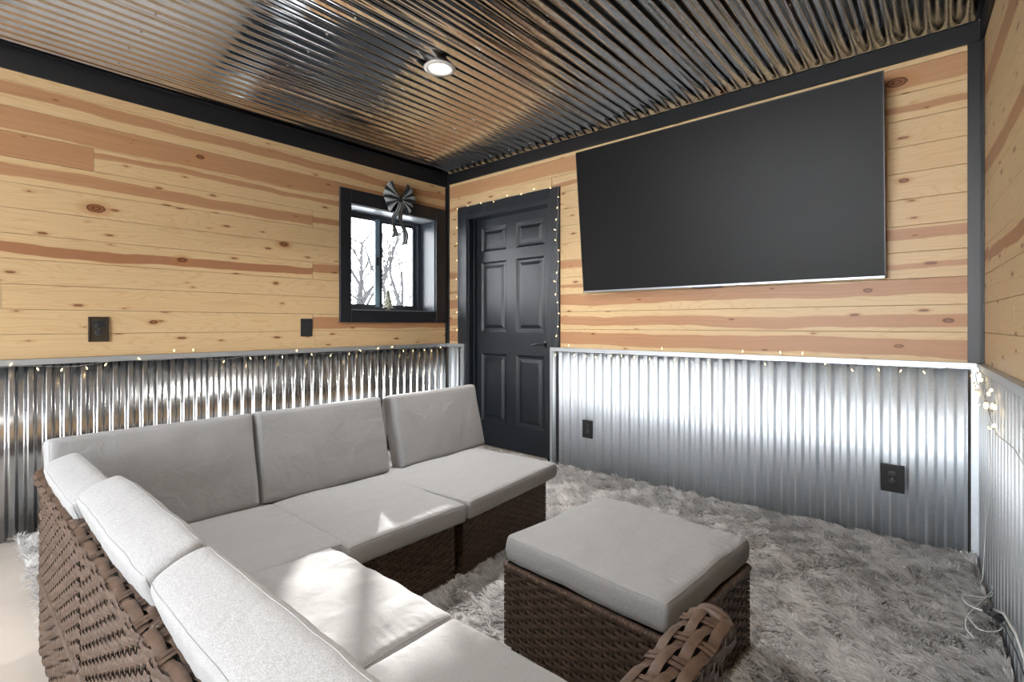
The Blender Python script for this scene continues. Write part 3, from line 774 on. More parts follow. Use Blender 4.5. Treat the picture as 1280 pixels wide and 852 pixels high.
def wicker_back(root, p0, p1, z0, z1, th=0.050, ends=(True, True)):
    """woven back or arm panel from p0 to p1 (outer face to the right-hand side of p0->p1), as one part with rail"""
    p0, p1 = Vector((*p0, 0)), Vector((*p1, 0)); U = (p1 - p0).normalized(); L = (p1 - p0).length; Nn = Vector((U.y, -U.x, 0))
    b = MB()
    q = [p0 + Nn * -0.006 + U * .006, p1 + Nn * -0.006 - U * .006, p1 - Nn * (th - 0.006) - U * .006, p0 - Nn * (th - 0.006) + U * .006]
    vs = [(v.x, v.y, z0 + 0.01) for v in q] + [(v.x, v.y, z1 - 0.014) for v in q]
    b.add(vs, [(0, 3, 2, 1), (4, 5, 6, 7), (0, 1, 5, 4), (1, 2, 6, 5), (2, 3, 7, 6), (3, 0, 4, 7)])
    core = b.build('back_core', M['wicker_dark'], root)
    b = MB(); H = z1 - 0.012 - z0
    weave(b, p0 + Z * z0 - Nn * 0.004, U, Z, Nn, L, H, 0.0185, 0.036, amp=0.0034)
    tag(b.build('woven_back', M['wicker'], root), kind='stuff')
    b = MB(); weave(b, p1 + Z * z0 - Nn * (th - 0.004), -U, Z, -Nn, L, H, 0.0185, 0.036, amp=0.0034)
    for e, (pp, UU, NN) in zip(ends, ((p0 - Nn * th, Nn, -U), (p1, -Nn, U))):
        if e: weave(b, pp + Z * z0 - NN * 0.004, UU, Z, NN, th, H, 0.0185, th / 2, amp=0.003)
    tag(b.build('woven_inside', M['wicker'], root), kind='stuff')
    # top rail: wide flat strands chained over double cross strands
    b = MB(); wv = th + 0.026
    b.add([], [])
    weave(b, p0 + Nn * 0.014 + Z * (z1 - 0.008), U, -Nn, Z, L, wv, wv / 4.0, 0.062, amp=0.0034, rw=0.84, sw=0.022, crown=0.008)
    # outer and inner lips
    for off in (0.014, -(th + 0.010)):
        s = 1 if off > 0 else -1
        weave(b, (p0 if s > 0 else p1) + Nn * (off - s * 0.003) + Z * (z1 - 0.040), U * s, Z, Nn * s, L, 0.026, 0.013, 0.046, amp=0.0035, rw=0.9, sw=0.018, rowph=1)
    tag(b.build('top_rail', M['wicker'], root, smooth=True), kind='stuff')
    b = MB()
    for e, pp, UU in ((ends[0], p0, -U), (ends[1], p1, U)):
        if e:
            pts = []
            for k in range(9):
                a = PI * k / 8; pts.append(pp - Nn * (th / 2) + Nn * math.cos(a) * (th / 2) + Z * (z1 - 0.024 + math.sin(a) * 0.018) + UU * 0.003)
            for off in (-0.006, 0.006): b.tube([p + UU * off for p in pts], 0.0075, 6)
    if b.v: tag(b.build('rail_end', M['wicker'], root, smooth=True), kind='stuff')

# ------------------------------------------------------------------ cushions
def cushion_mesh(name, w, d, h, r=0.015, puff=0.018, seed=0.0, pucker=0.0036, n=80, sag=0.006):
    """rounded box, x: -w/2..w/2, y: -d/2..d/2, z: 0..h, with crowned faces and gathered seams"""
    key = {}; vs = []; fs = []
    nz = 8
    def mp(p):
        q = [p[0] * w / 2, p[1] * d / 2, p[2] * h / 2]; a = [w / 2 - r, d / 2 - r, h / 2 - min(r, h * 0.42)]
        rz = min(r, h * 0.42)
        c = [max(-a[i], min(a[i], q[i])) for i in range(3)]
        dv = Vector(((q[0] - c[0]) / r, (q[1] - c[1]) / r, (q[2] - c[2]) / rz))
        if dv.length > 1e-6:
            mx = max(abs(dv.x), abs(dv.y), abs(dv.z)); dv = dv.normalized() * mx
            # keep the welted top and bottom edges fairly crisp
        x, y, z = c[0] + dv.x * r, c[1] + dv.y * r, c[2] + dv.z * rz
        fx, fy = 1 - (2 * x / w) ** 2, 1 - (2 * y / d) ** 2
        fx, fy = max(fx, 0), max(fy, 0)
        sgn = z / (h / 2)
        z += sgn * puff * (fx ** 0.55) * (fy ** 0.55)
        # side faces belly outwards in the middle
        bel = 0.006 * (1 - min(1, abs(sgn)) ** 2)
        x += math.copysign(bel, x) if abs(q[0]) > a[0] else 0
        y += math.copysign(bel, y) if abs(q[1]) > a[1] else 0
        # puckers running in from the seams
        dxe, dye = w / 2 - abs(x), d / 2 - abs(y)
        if abs(sgn) > 0.55:
            k1 = math.exp(-dye / 0.055) * 1.7 * noise.noise(Vector((x * 62, y * 9, seed)))
            k2 = math.exp(-dxe / 0.055) * 1.7 * noise.noise(Vector((y * 62, x * 9, seed + 3)))
            am = 0.5 + noise.noise(Vector((x * 5, y * 5, seed + 7)))
            z += sgn * pucker * (k1 + k2) * max(0, am) * min(1, min(dxe, dye) / 0.012)
        z += sag * noise.noise(Vector((x * 4.5, y * 4.5, seed + 11))) * (0.4 + 0.6 * min(1, min(dxe, dye) / 0.1))
        z += 0.45 * sag * noise.noise(Vector((x * 15, y * 9, seed + 15)))
        x += 0.004 * noise.noise(Vector((y * 5, z * 8, seed))); y += 0.004 * noise.noise(Vector((x * 5, z * 8, seed + 2)))
        return (x, y, z + h / 2)
    def idx(p):
        k = (round(p[0], 5), round(p[1], 5), round(p[2], 5))
        if k not in key: key[k] = len(vs); vs.append(mp(p))
        return key[k]
    def face(o, a, b_, na, nb):
        for i in range(na):
            for jj in range(nb):
                g = []
                for (ii, kk) in ((i, jj), (i + 1, jj), (i + 1, jj + 1), (i, jj + 1)):
                    s, t_ = 2 * ii / na - 1, 2 * kk / nb - 1
                    g.append(idx((o[0] + a[0] * s + b_[0] * t_, o[1] + a[1] * s + b_[1] * t_, o[2] + a[2] * s + b_[2] * t_)))
                fs.append(tuple(g))
    face((0, 0, 1), (1, 0, 0), (0, 1, 0), n, n); face((0, 0, -1), (0, 1, 0), (1, 0, 0), n, n)
    face((1, 0, 0), (0, 1, 0), (0, 0, 1), n, nz); face((-1, 0, 0), (0, 0, 1), (0, 1, 0), nz, n)
    face((0, 1, 0), (0, 0, 1), (1, 0, 0), nz, n); face((0, -1, 0), (1, 0, 0), (0, 0, 1), n, nz)
    # seam loops: follow the cushion's own surface just inside the rounding
    loops = []
    for sz in (1, -1):
        lp = []; st = 1 - 0.6 * 2 * min(r, h * .42) / h
        m = 40
        for side in range(4):
            for i in range(m):
                s = 2 * i / m - 1
                p = {0: (s, -1), 1: (1, s), 2: (-s, 1), 3: (-1, -s)}[side]
                q = mp((p[0], p[1], sz * 0.93)); lp.append(q)
        loops.append(lp)
    return vs, fs, loops
def cushion(name, label, w, d, h, mtx, group, seed, cat='cushion', **kw):
    root = tag(empty(name), label, cat, group)
    vs, fs, loops = cushion_mesh(name, w, d, h, seed=seed, **kw)
    b = MB(); b.add(vs, fs); c = b.build('cover', M['fabric'], root, smooth=True)
    b = MB()
    for lp in loops: b.tube(lp, 0.0014 if cat != 'x' and group != BCG else 0.0009, 5, closed=True)
    b.build('seam', M['piping'], root, smooth=True)
    root.matrix_world = mtx
    return root
def place(x, y, z, rz=0.0): return Matrix.Translation((x, y, z)) @ Matrix.Rotation(rz, 4, 'Z')
def back_place(x, y, z, rz, lean):
    """cushion standing: its w along the seat's width, its d upwards, its h (thickness) towards the sitter.
       rz = direction in which the sitter faces, as the angle of the normal"""
    # local z (thickness) -> facing direction ; local y -> up
    f = Vector((math.cos(rz), math.sin(rz), 0)); up = Z.copy()
    R_ = Matrix((( -f.y, up.x, f.x), (f.x, up.y, f.y), (0, up.z, f.z))).to_4x4()
    # lean back: rotate about local x
    return Matrix.Translation((x, y, z)) @ R_ @ Matrix.Rotation(-lean, 4, 'X') @ Matrix.Translation((0, 0, 0))

# ------------------------------------------------------------------ the sectional
SG = 'brown wicker sofa modules'
ZB0, ZB1 = 0.035, 0.285
def module(label, x, y, w, d, rz, sides='fblr'):
    o = tag(empty('sofa_module', (x, y, 0), rz), label, 'sofa', SG)
    wicker_box(o, w, d, ZB0, ZB1, sides=sides)
    return o
XB = 1.375     # outer back of the row along the left wall
YBK = -2.992   # outer back of the near row
# corner module (local frame = world, rz 0)
c = module('brown wicker corner module with backs on two sides, under the corner cushions', (XB + 2.07) / 2, (YBK - 2.322) / 2, 2.07 - XB, 2.322 * -1 + -YBK * 1 if False else (YBK * -1 - 2.322), 0, 'fb')
cx, cy = c.location.x, c.location.y
wicker_back(c, (XB - cx, YBK - cy), (2.07 - cx, YBK - cy), ZB0, 0.640, ends=(True, False))
wicker_back(c, (XB - cx, -2.322 - cy), (XB - cx, YBK + 0.05 - cy), ZB0, 0.640, ends=(True, False))
# middle module of the row along the left wall; its front looks to +x
mw = 0.540
c = module('brown wicker armless module in the middle of the row before the left wall', (XB + 2.055) / 2, (-2.316 - 1.776) / 2, mw, 2.055 - XB, PI / 2)
wicker_back(c, (mw / 2, (2.055 - XB) / 2), (-mw / 2, (2.055 - XB) / 2), ZB0, 0.640)
# end module by the door, turned a little
R5 = math.radians(6.0); ew, ed = 0.685, 0.620
fl = Vector((2.055, -1.732, 0)); u5 = Vector((-math.sin(R5), math.cos(R5), 0)); v5 = Vector((-math.cos(R5), -math.sin(R5), 0))
cc = fl + u5 * ew / 2 + v5 * ed / 2
c = module('brown wicker module at the door end of the row, standing slightly askew', cc.x, cc.y, ew, ed, PI / 2 + R5)
wicker_back(c, (ew / 2 - 0.02, ed / 2), (-ew / 2 + 0.24, ed / 2), ZB0, 0.600)
# near row
nd = -2.40 - YBK
c = module('brown wicker armless module of the near row, beside the corner module', (2.078 + 2.672) / 2, (YBK - 2.40) / 2, 0.594, nd, PI)
wicker_back(c, (0.297, nd / 2), (-0.297, nd / 2), ZB0, 0.640)
bx0, bx1 = 2.680, 3.352; bw = bx1 - bx0
c = module('brown wicker end module of the near row with a woven arm at its open end', (bx0 + bx1) / 2, (YBK - 2.40) / 2, bw, nd, PI)
wicker_back(c, (bw / 2, nd / 2), (-bw / 2, nd / 2), ZB0, 0.640, ends=(True, False))
wicker_back(c, (-bw / 2, nd / 2 - 0.05), (-bw / 2, -nd / 2 - 0.03), ZB0, 0.640, ends=(False, True))

SCG = 'seat cushions of the wicker sofa'; BCG = 'back cushions of the wicker sofa'
ZS = 0.290; TH = 0.078
cushion('seat_cushion', 'grey seat cushion of the corner module, in shade', 0.655, 0.640, TH, place((1.42 + 2.068) / 2, (-2.306 - 2.93) / 2, ZS), SCG, 1.3, puff=0.012)
cushion('seat_cushion', 'grey seat cushion in the middle of the row before the left wall', 0.565, 0.690, TH, place((1.425 + 2.115) / 2, (-2.298 - 1.748 - 0.004) / 2, ZS, PI / 2) @ Matrix.Scale(1, 4), SCG, 4.1, puff=0.012) if False else None
cushion('seat_cushion', 'grey seat cushion in the middle of the row before the left wall', 0.690, 0.540, TH, place((1.425 + 2.115) / 2, (-2.316 - 1.768) / 2, ZS), SCG, 4.1, puff=0.012)
c5 = fl + u5 * ew / 2 + v5 * (ed / 2 - 0.03)
cushion('seat_cushion', 'grey seat cushion nearest the black door', 0.670, 0.725, TH, place(c5.x, c5.y, ZS, R5), SCG, 7.7, puff=0.012)
cushion('seat_cushion', 'sunlit grey seat cushion in the near row', 0.590, 0.560, TH + 0.006, place(2.372, (-2.350 - 2.91) / 2, ZS), SCG, 9.2, puff=0.018, sag=0.014, n=100)
cushion('seat_cushion', 'grey seat cushion cut off by the bottom edge of the photo', 0.610, 0.560, TH + 0.004, place(2.985, (-2.350 - 2.91) / 2, ZS), SCG, 12.9, puff=0.016)
# backs along the left wall (face +x)
HBK = 0.370
def bk(label, x, y, w, rz, lean, seed, zc=0.548, h=0.095, H=HBK, **kw):
    m = back_place(x, y, zc, rz, lean) @ Matrix.Translation((0, 0, -h / 2))
    return cushion('back_cushion', label, w, H, h, m, BCG, seed, puff=kw.pop('puff', 0.012), pucker=0.0016, n=60, **kw)
bk('grey back cushion leaning in the corner behind the corner seat', 1.437, -2.665, 0.625, 0, math.radians(13), 21.0)
bk('grey back cushion in the middle of the row before the left wall', 1.437, -2.030, 0.610, 0, math.radians(13), 23.0)
bk('grey back cushion nearest the black door', 1.415, -1.330, 0.640, math.radians(3.5), math.radians(13), 27.0, zc=0.545)
# backs of the near row (face +y)
bk('pale grey back cushion of the near row wedged into the corner', 1.765, -2.895, 0.50, PI / 2, math.radians(20), 31.0, zc=0.512)
bk('pale grey back cushion in the middle of the near row', 2.325, -2.876, 0.600, PI / 2, math.radians(23), 33.0, zc=0.540, h=0.100, puff=0.018)
bk('pale grey back cushion of the near row, closest to the camera', 2.945, -2.874, 0.600, PI / 2, math.radians(23), 37.0, zc=0.537, h=0.100, puff=0.018)

# ------------------------------------------------------------------ ottoman
OR = math.radians(-4.0)
ot = tag(empty('ottoman', (2.808, -1.693, 0), OR), 'square brown wicker ottoman standing on the shag rug', 'ottoman')
wicker_box(ot, 0.592, 0.572, 0.035, 0.300, rp=0.0155, sp=0.036)
cushion('ottoman_cushion', 'light grey cushion lying on the wicker ottoman', 0.582, 0.562, 0.086, place(2.806, -1.688, 0.312, OR), None, 41.0, puff=0.008, pucker=0.0040, sag=0.008, n=100)

# ------------------------------------------------------------------ shag rug
def build_rug():
    root = tag(empty('shag_rug', (1.9, -1.5, 0)), 'grey long-pile shag rug covering the floor under the sofa and ottoman', 'rug')
    Y0, Y1 = -2.945, -0.035
    def xr(y): return 3.735 + 0.057 * (-y) - 0.02
    b = MB(); b.add([(0.04, Y0, 0.002), (xr(Y0), Y0, 0.002), (xr(Y1), Y1, 0.002), (0.04, Y1, 0.002), (0.04, Y0, 0.012), (xr(Y0), Y0, 0.012), (xr(Y1), Y1, 0.012), (0.04, Y1, 0.012)],
                    [(0, 3, 2, 1), (4, 5, 6, 7), (0, 1, 5, 4), (1, 2, 6, 5), (2, 3, 7, 6), (3, 0, 4, 7)])
    o = b.build('backing', M['rug_base'], root); o.location = (-1.9, 1.5, 0)
    # density by region: dense where it shows
    def pts(n, x0, x1, y0, y1): return np.stack([rng.uniform(x0, x1, n), rng.uniform(y0, y1, n)], 1)
    P = np.concatenate([pts(230000, 1.95, 3.95, -2.5, Y1), pts(26000, 0.9, 1.95, -1.2, Y1), pts(9000, 0.05, 1.45, Y0, -2.75), pts(14000, 0.05, 1.4, Y0, Y1), pts(5000, 1.3, 3.9, Y0, -2.4)])
    P = P[P[:, 0] < 3.735 + 0.057 * (-P[:, 1]) - 0.025]
    # keep clear of the inside of sofa bases and the ottoman
    def inside(cx_, cy_, w_, d_, a_):
        dx_ = P[:, 0] - cx_; dy_ = P[:, 1] - cy_; ca, sa = math.cos(a_), math.sin(a_)
        u = dx_ * ca + dy_ * sa; v = -dx_ * sa + dy_ * ca
        return (np.abs(u) < w_ / 2 + 0.004) & (np.abs(v) < d_ / 2 + 0.004)
    keep = ~(inside(2.808, -1.693, 0.592, 0.572, OR) | inside(cc.x, cc.y, ew, ed, PI / 2 + R5) | inside((XB + 2.055) / 2, -2.046, 2.055 - XB, 0.57, 0) |
             inside((XB + 2.07) / 2, (YBK - 2.32) / 2, 2.07 - XB, 0.68, 0) | inside(2.71, (YBK - 2.4) / 2, 1.29, 0.6, 0))
    P = P[keep]; n = len(P)
    # smooth direction field with swirls: sums of random waves
    def field(sc, k=9):
        f = np.zeros(n)
        for _ in range(k):
            a = rng.uniform(0, 2 * PI); fr = sc * rng.uniform(0.5, 1.6); ph = rng.uniform(0, 2 * PI)
            f += np.sin((P[:, 0] * math.cos(a) + P[:, 1] * math.sin(a)) * fr + ph)
        return f / math.sqrt(k / 2)
    ang = 0.4 * field(4) + 0.5 * field(26) + 0.65 * field(75) + rng.normal(0, 0.4, n) + 3.9
    lean = np.clip(0.95 + 0.12 * field(30) + rng.normal(0, 0.12, n), 0.35, 1.25)
    clump = field(55)
    L = np.clip(0.046 + 0.004 * clump + rng.normal(0, 0.006, n), 0.025, 0.065)
    wd = np.clip(0.0021 + rng.normal(0, 0.0005, n), 0.001, 0.0034)
    # near walls shorten so that nothing pierces them
    dr = (3.735 + 0.057 * (-P[:, 1])) - P[:, 0]; dn = -P[:, 1] - 0.03
    dirx, diry = np.cos(ang), np.sin(ang)
    side = np.stack([-diry, dirx, np.zeros(n)], 1)
    segs = [(0.0, 1.0), (0.40, 1.15), (0.75, 0.9), (1.0, 0.25)]
    V = np.zeros((n, 8, 3), dtype=np.float32)
    for i, (s, wf_) in enumerate(segs):
        th = lean * (0.35 + 0.9 * s)
        hor = L * s * np.sin(th) * 0.95; ver = L * s * np.cos(th * 0.92)
        px_ = P[:, 0] + dirx * hor; py_ = P[:, 1] + diry * hor
        py_ = np.minimum(py_, -0.026); px_ = np.minimum(px_, 3.745 + 0.057 * (-P[:, 1]) - 0.034)
        c_ = np.stack([px_, py_, 0.010 + np.maximum(ver, 0.0)], 1)
        tw = side.copy(); tw[:, 2] = 0.35 * np.sin(ang * 3 + i)
        V[:, 2 * i] = c_ - tw * (wd * wf_)[:, None]; V[:, 2 * i + 1] = c_ + tw * (wd * wf_)[:, None]
    V[:, :, 0] -= 1.9; V[:, :, 1] += 1.5
    base = (np.arange(n) * 8)[:, None]
    F = np.concatenate([base + np.array([[0, 1, 3, 2]]), base + np.array([[2, 3, 5, 4]]), base + np.array([[4, 5, 7, 6]])], 1).reshape(-1)
    me = bpy.data.meshes.new('pile'); nf = n * 3
    me.vertices.add(n * 8); me.vertices.foreach_set('co', V.reshape(-1))
    me.loops.add(nf * 4); me.loops.foreach_set('vertex_index', F.astype(np.int32))
    me.polygons.add(nf); me.polygons.foreach_set('loop_start', np.arange(0, nf * 4, 4, dtype=np.int32)); me.polygons.foreach_set('loop_total', np.full(nf, 4, dtype=np.int32))
    me.update(calc_edges=True)
    tone = np.clip(0.62 + 0.26 * rng.normal(0, 1, n) + 0.10 * field(14), 0, 1)
    at = me.attributes.new('tone', 'FLOAT', 'POINT'); at.data.foreach_set('value', np.repeat(tone, 8).astype(np.float32))
    o = link('pile', me, M['yarn'], root, smooth=True); tag(o, kind='stuff')
build_rug()

# ------------------------------------------------------------------ bow on the window casing
def ribbon_material():
    m = mat('striped_ribbon', rough=0.8); t = NT(m); a = t.attr('UVMap', 'GEOMETRY')
    sp = t.new('ShaderNodeSeparateXYZ'); t.t.links.new(a.outputs['Vector'], sp.inputs[0])
    s = t.math('PINGPONG', t.math('MULTIPLY', sp.outputs[1], 2.5), 0.5)
    t.set(t.b.inputs['Base Color'], t.mix(t.ss(s, 0.22, 0.28), (0.010, 0.014, 0.018, 1), (0.36, 0.39, 0.40, 1)))
    return m
M['ribbon'] = ribbon_material()
def ribbon(name, path, wv, parent, m=None):
    """path: points; wv: width vectors, both in the bow's local frame"""
    m = m or M['ribbon']; n = len(path); k = 8; vs = []; uv = []
    for i, (p, w_) in enumerate(zip(path, wv)):
        for j_ in range(k + 1):
            vs.append(Vector(p) + Vector(w_) * (j_ / k - 0.5)); uv.append((i / (n - 1), j_ / k))
    fs = [(i * (k + 1) + j_, i * (k + 1) + j_ + 1, (i + 1) * (k + 1) + j_ + 1, (i + 1) * (k + 1) + j_) for i in range(n - 1) for j_ in range(k)]
    me = bpy.data.meshes.new(name); me.from_pydata(vs, [], fs); l = me.uv_layers.new(name='UVMap')
    for lp in me.loops: l.data[lp.index].uv = uv[lp.vertex_index]
    o = link(name, me, m, parent, smooth=True); md = o.modifiers.new('thickness', 'SOLIDIFY'); md.thickness = 0.0012
    return o
bow = tag(empty('bow', (0.034, -0.585, 2.185)), 'black and grey striped ribbon bow hanging from the window casing', 'bow')
def bw_(y, z, x=0.0): return Vector((x, y, z))
def fan(sgn, R0, x0, spread, mid):
    """a gathered loop: out along the front, back along the rear; stripes run outwards"""
    vs = []; fs = []; uv = []; na, nj = 16, 20
    for i in range(na + 1):
        a = PI * i / na; rad = 0.012 + R0 * math.sin(a) ** 0.8
        for j_ in range(nj + 1):
            w_ = j_ / nj; an = mid + (w_ - 0.5) * spread * (0.55 + 0.45 * math.sin(a))
            pl = 0.007 * math.sin(w_ * 2 * PI * 3.5) * (rad / R0)
            vs.append((x0 + 0.020 * math.cos(a) + pl, sgn * rad * math.cos(an), rad * math.sin(an))); uv.append((i / na, w_ * 0.85))
    for i in range(na):
        for j_ in range(nj): k = i * (nj + 1) + j_; fs.append((k, k + 1, k + nj + 2, k + nj + 1))
    me = bpy.data.meshes.new('loop'); me.from_pydata(vs, [], fs); l = me.uv_layers.new(name='UVMap')
    for lp in me.loops: l.data[lp.index].uv = uv[lp.vertex_index]
    o = link('loop', me, M['ribbon'], bow, smooth=True); md = o.modifiers.new('thickness', 'SOLIDIFY'); md.thickness = 0.001
for s in (-1, 1):
    fan(s, 0.155, 0.016, 1.15, 0.50); fan(s, 0.135, 0.006, 1.2, -0.42)
for (y0, y1, zz, w_, ph) in ((-0.012, -0.070, -0.330, 0.055, 0.0), (0.012, 0.052, -0.385, 0.052, 1.3)):
    P_ = []; Wv = []
    for i in range(17):
        s = i / 16; P_.append(bw_(y0 + (y1 - y0) * s + 0.014 * math.sin(s * 8 + ph), zz * s, 0.012 + 0.012 * math.sin(s * 9 + ph)))
        ww = w_ * (0.45 + 0.55 * min(1, s * 4)); an = 0.7 * math.sin(s * 7 + ph) * s
        Wv.append(Vector((ww * math.sin(an), ww * math.cos(an), 0.018 * s)))
    ribbon('tail', P_, Wv, bow)
b = MB(); b.box(-0.004, 0.034, -0.020, 0.020, -0.020, 0.022)
o = b.build('knot', M['ribbon'], bow, bevel=0.011, seg=3, smooth=True)
b = MB(); b.tube([(0, 0, 0.01), (-0.010, 0, 0.03)], 0.002, 6); b.build('hanger', M['wire'], bow)

# small tree figurine on the sill
ft = tag(empty('tree_figurine', (-0.055, -0.632, WZ0 + 0.012)), 'small frosted christmas tree figurine standing on the window sill', 'figurine')
m = mat('frosted_green', rough=0.8); t = NT(m); tcn = t.new('ShaderNodeTexCoord'); nn = t.noise(tcn.outputs['Object'], 70, 3, 0.6)
t.set(t.b.inputs['Base Color'], t.mix(t.ss(nn, 0.42, 0.58), (0.10, 0.13, 0.09, 1), (0.62, 0.62, 0.52, 1))); M['frost'] = m
b = MB(); b.lathe([(0.022, 0), (0.022, 0.008), (0.008, 0.010), (0.008, 0.030)], (0, 0, 0), 'z', 12); b.build('base', mat('figurine_base', (0.35, 0.28, 0.2), 0.7), ft)
for i in range(6):
    b = MB(); z0 = 0.022 + i * 0.026; r0 = 0.060 - i * 0.0085; vs = []; fs = []; n_ = 14
    for k in range(n_):
        a = 2 * PI * k / n_; rr = r0 * (1.0 if k % 2 else 0.74); vs.append((rr * math.cos(a), rr * math.sin(a), z0 - (0.006 if k % 2 else 0)))
    for k in range(n_):
        a = 2 * PI * k / n_; vs.append((r0 * 0.25 * math.cos(a), r0 * 0.25 * math.sin(a), z0 + 0.038))
    for k in range(n_): l = (k + 1) % n_; fs.append((k, l, n_ + l, n_ + k))
    fs.append(tuple(range(n_))[::-1]); fs.append(tuple(range(n_, 2 * n_)))
    b.add(vs, fs); b.build('branch_tier', M['frost'], ft)

# ------------------------------------------------------------------ string lights
BULB = None
def bulb_mesh():
    b = MB(); b.lathe([(0.0012, -0.002), (0.0030, 0.001), (0.0034, 0.006), (0.0026, 0.012), (0.0008, 0.0145)], (0, 0, 0), 'z', 8)
    return b
bm_ = bulb_mesh().mesh('bulb'); bm_.shade_smooth(); bm_.materials.append(M['bulb'])
sk_ = MB(); sk_.lathe([(0.0016, -0.008), (0.0022, 0.0)], (0, 0, 0), 'z', 6); sk_ = sk_.mesh('socket'); sk_.materials.append(M['wire'])
def string(label, path, bulbs, r=0.0011, extra=None, bs=1.0):
    """path in world coordinates; bulbs = list of (position, direction)"""
    o0 = Vector(path[0]); root = tag(empty('string_lights', o0), label, 'string lights')
    b = MB(); b.tube([Vector(p) - o0 for p in path], r, 5)
    for e in (extra or []): b.tube([Vector(p) - o0 for p in e], r, 5)
    b.build('wire', M['wire'], root, smooth=True)
    for (p, d) in bulbs:
        q = Vector(d).normalized().to_track_quat('Z', 'Y')
        x = bpy.data.objects.new('bulb', bm_); COL.objects.link(x); x.parent = root; x.location = Vector(p) - o0; x.rotation_euler = q.to_euler(); x.scale = (bs, bs, bs)
        y = bpy.data.objects.new('socket', sk_); COL.objects.link(y); y.parent = x
    return root
def run_string(label, mapf, u0, u1, step, ups=(), zc=0.893, yo=-0.033):
    n_ = int((u1 - u0) / 0.03); path = []
    def zz(u): return zc + 0.007 * math.sin(u * 7.3) + 0.006 * math.sin(u * 17.1 + 1)
    for i in range(n_ + 1):
        u = u0 + (u1 - u0) * i / n_; path.append(mapf(u, yo + 0.002 * math.sin(u * 23), zz(u)))
    bl = []; u = u0 + 0.04
    while u < u1 - 0.02:
        if not any(abs(u - k) < 0.03 for k in ups):
            dz = random.choice((-1, -1, -1, 0.6)); du = random.uniform(-0.7, 0.7)
            bl.append((mapf(u + du * 0.010, yo - 0.003, zz(u) + dz * 0.011), Vector(mapf(u + du, yo, dz)) - Vector(mapf(u, yo, 0))))
        u += step * random.uniform(0.7, 1.3)
    ex = []
    for k in ups:
        ex.append([mapf(k - 0.05, yo, zz(k - 0.05)), mapf(k - 0.01, yo + 0.004, 0.925), mapf(k, yo + 0.008, 0.933)])
        bl.append((mapf(k, yo + 0.008, 0.941), (0, 0, 1)))
    return string(label, path, bl, extra=ex)
mL = lambda u, y, z: (-y, u, z)
mF = lambda u, y, z: (u, y, z)
run_string('warm fairy lights running along the wainscot cap of the left wall', mL, -3.3, -0.04, 0.13, ups=(-2.251, -2.147))
run_string('warm fairy lights running along the wainscot cap under the television', mF, 1.262, 3.70, 0.10, ups=(1.42, 2.174, 2.685, 2.89, 3.003))
# around the door
pd = [(0.160, -0.020, 0.94)] + [(0.163 + 0.003 * math.sin(i * 2.1), -0.021, 0.98 + 0.08 * i) for i in range(15)]
pd += [(0.165, -0.021, 2.190)] + [(0.166 + 0.0775 * i, -0.022, 2.195 + 0.006 * math.sin(i * 1.7) - 0.006 * math.sin(PI * i / 15)) for i in range(1, 15)]
pd += [(1.330, -0.022, 2.185)] + [(1.312 + 0.010 * math.sin(i * 1.3), -0.022, 2.10 - 0.083 * i) for i in range(14)] + [(1.300, -0.032, 0.925)]
bd = []
for i, p in enumerate(pd[2:-1]):
    if i % 2 == 0 or i > 30: bd.append(((p[0] + random.uniform(-0.012, 0.012), -0.026, p[2] + random.uniform(-0.01, 0.01)), (random.uniform(-1, 1), -0.3, random.uniform(-1, 0.4))))
string('fairy lights draped around the black door casing', pd, bd)
# bunch on the right wall with the white lead
m3 = lambda u, y, z: tuple(Vector((3.745, 0, 0)) + Vector((0.057, -0.998, 0)) * u + Vector((0.998, 0.057, 0)) * y + Vector((0, 0, z)))
p3 = [(3.690, -0.033, 0.893), m3(0.04, -0.033, 0.880), m3(0.10, -0.032, 0.835), m3(0.18, -0.033, 0.845), m3(0.28, -0.033, 0.868), m3(0.42, -0.036, 0.872), m3(0.5, -0.036, 0.885)]
p3b = [m3(0.42, -0.036, 0.872), m3(0.36, -0.038, 0.85), m3(0.45, -0.038, 0.80), m3(0.52, -0.038, 0.78), m3(0.60, -0.038, 0.755), m3(0.75, -0.038, 0.72), m3(1.1, -0.038, 0.74), m3(1.5, -0.038, 0.70)]
p3c = [m3(0.36, -0.034, 0.86), m3(0.42, -0.034, 0.84), m3(0.40, -0.034, 0.81), m3(0.47, -0.034, 0.79), m3(0.56, -0.034, 0.765)]
b3 = []
for (u, z, du, dz) in ((0.0, 0.865, -1, 0.1), (0.06, 0.835, -1, -0.8), (0.10, 0.822, -0.8, -0.4), (0.13, 0.812, -1, -0.6), (0.27, 0.882, 0.3, 0.4), (0.30, 0.875, 1, 0.2), (0.33, 0.872, 1, 0.5), (0.22, 0.815, 0, -1),
                       (0.20, 0.900, -0.6, 0.5), (0.55, 0.845, 1, -0.3), (0.50, 0.80, 0.3, -0.5), (0.46, 0.795, 0.8, -1), (0.24, 0.765, -1, -0.4), (0.62, 0.86, 1, 0.4), (0.72, 0.82, 1, -0.6), (0.60, 0.72, -1, -0.3), (0.66, 0.80, 0.5, 1), (0.7, 0.74, 1, 0.5)):
    b3.append((m3(u, -0.040, z), Vector(m3(du, 0, dz)) - Vector(m3(0, 0, 0))))
string('tangled bunch of fairy lights in the right corner above the white lead', p3, b3, r=0.0015, extra=[p3b, p3c], bs=1.7)
def ld(px_): return px_
lead = [m3(0.52, -0.040, 0.775), m3(0.535, -0.034, 0.74), m3(0.50, -0.032, 0.70), m3(0.505, -0.031, 0.62), m3(0.55, -0.031, 0.50), m3(0.50, -0.031, 0.40), m3(0.42, -0.032, 0.32), m3(0.38, -0.032, 0.24), m3(0.37, -0.034, 0.16), m3(0.36, -0.036, 0.09), m3(0.38, -0.04, 0.062), m3(0.42, -0.05, 0.058)]
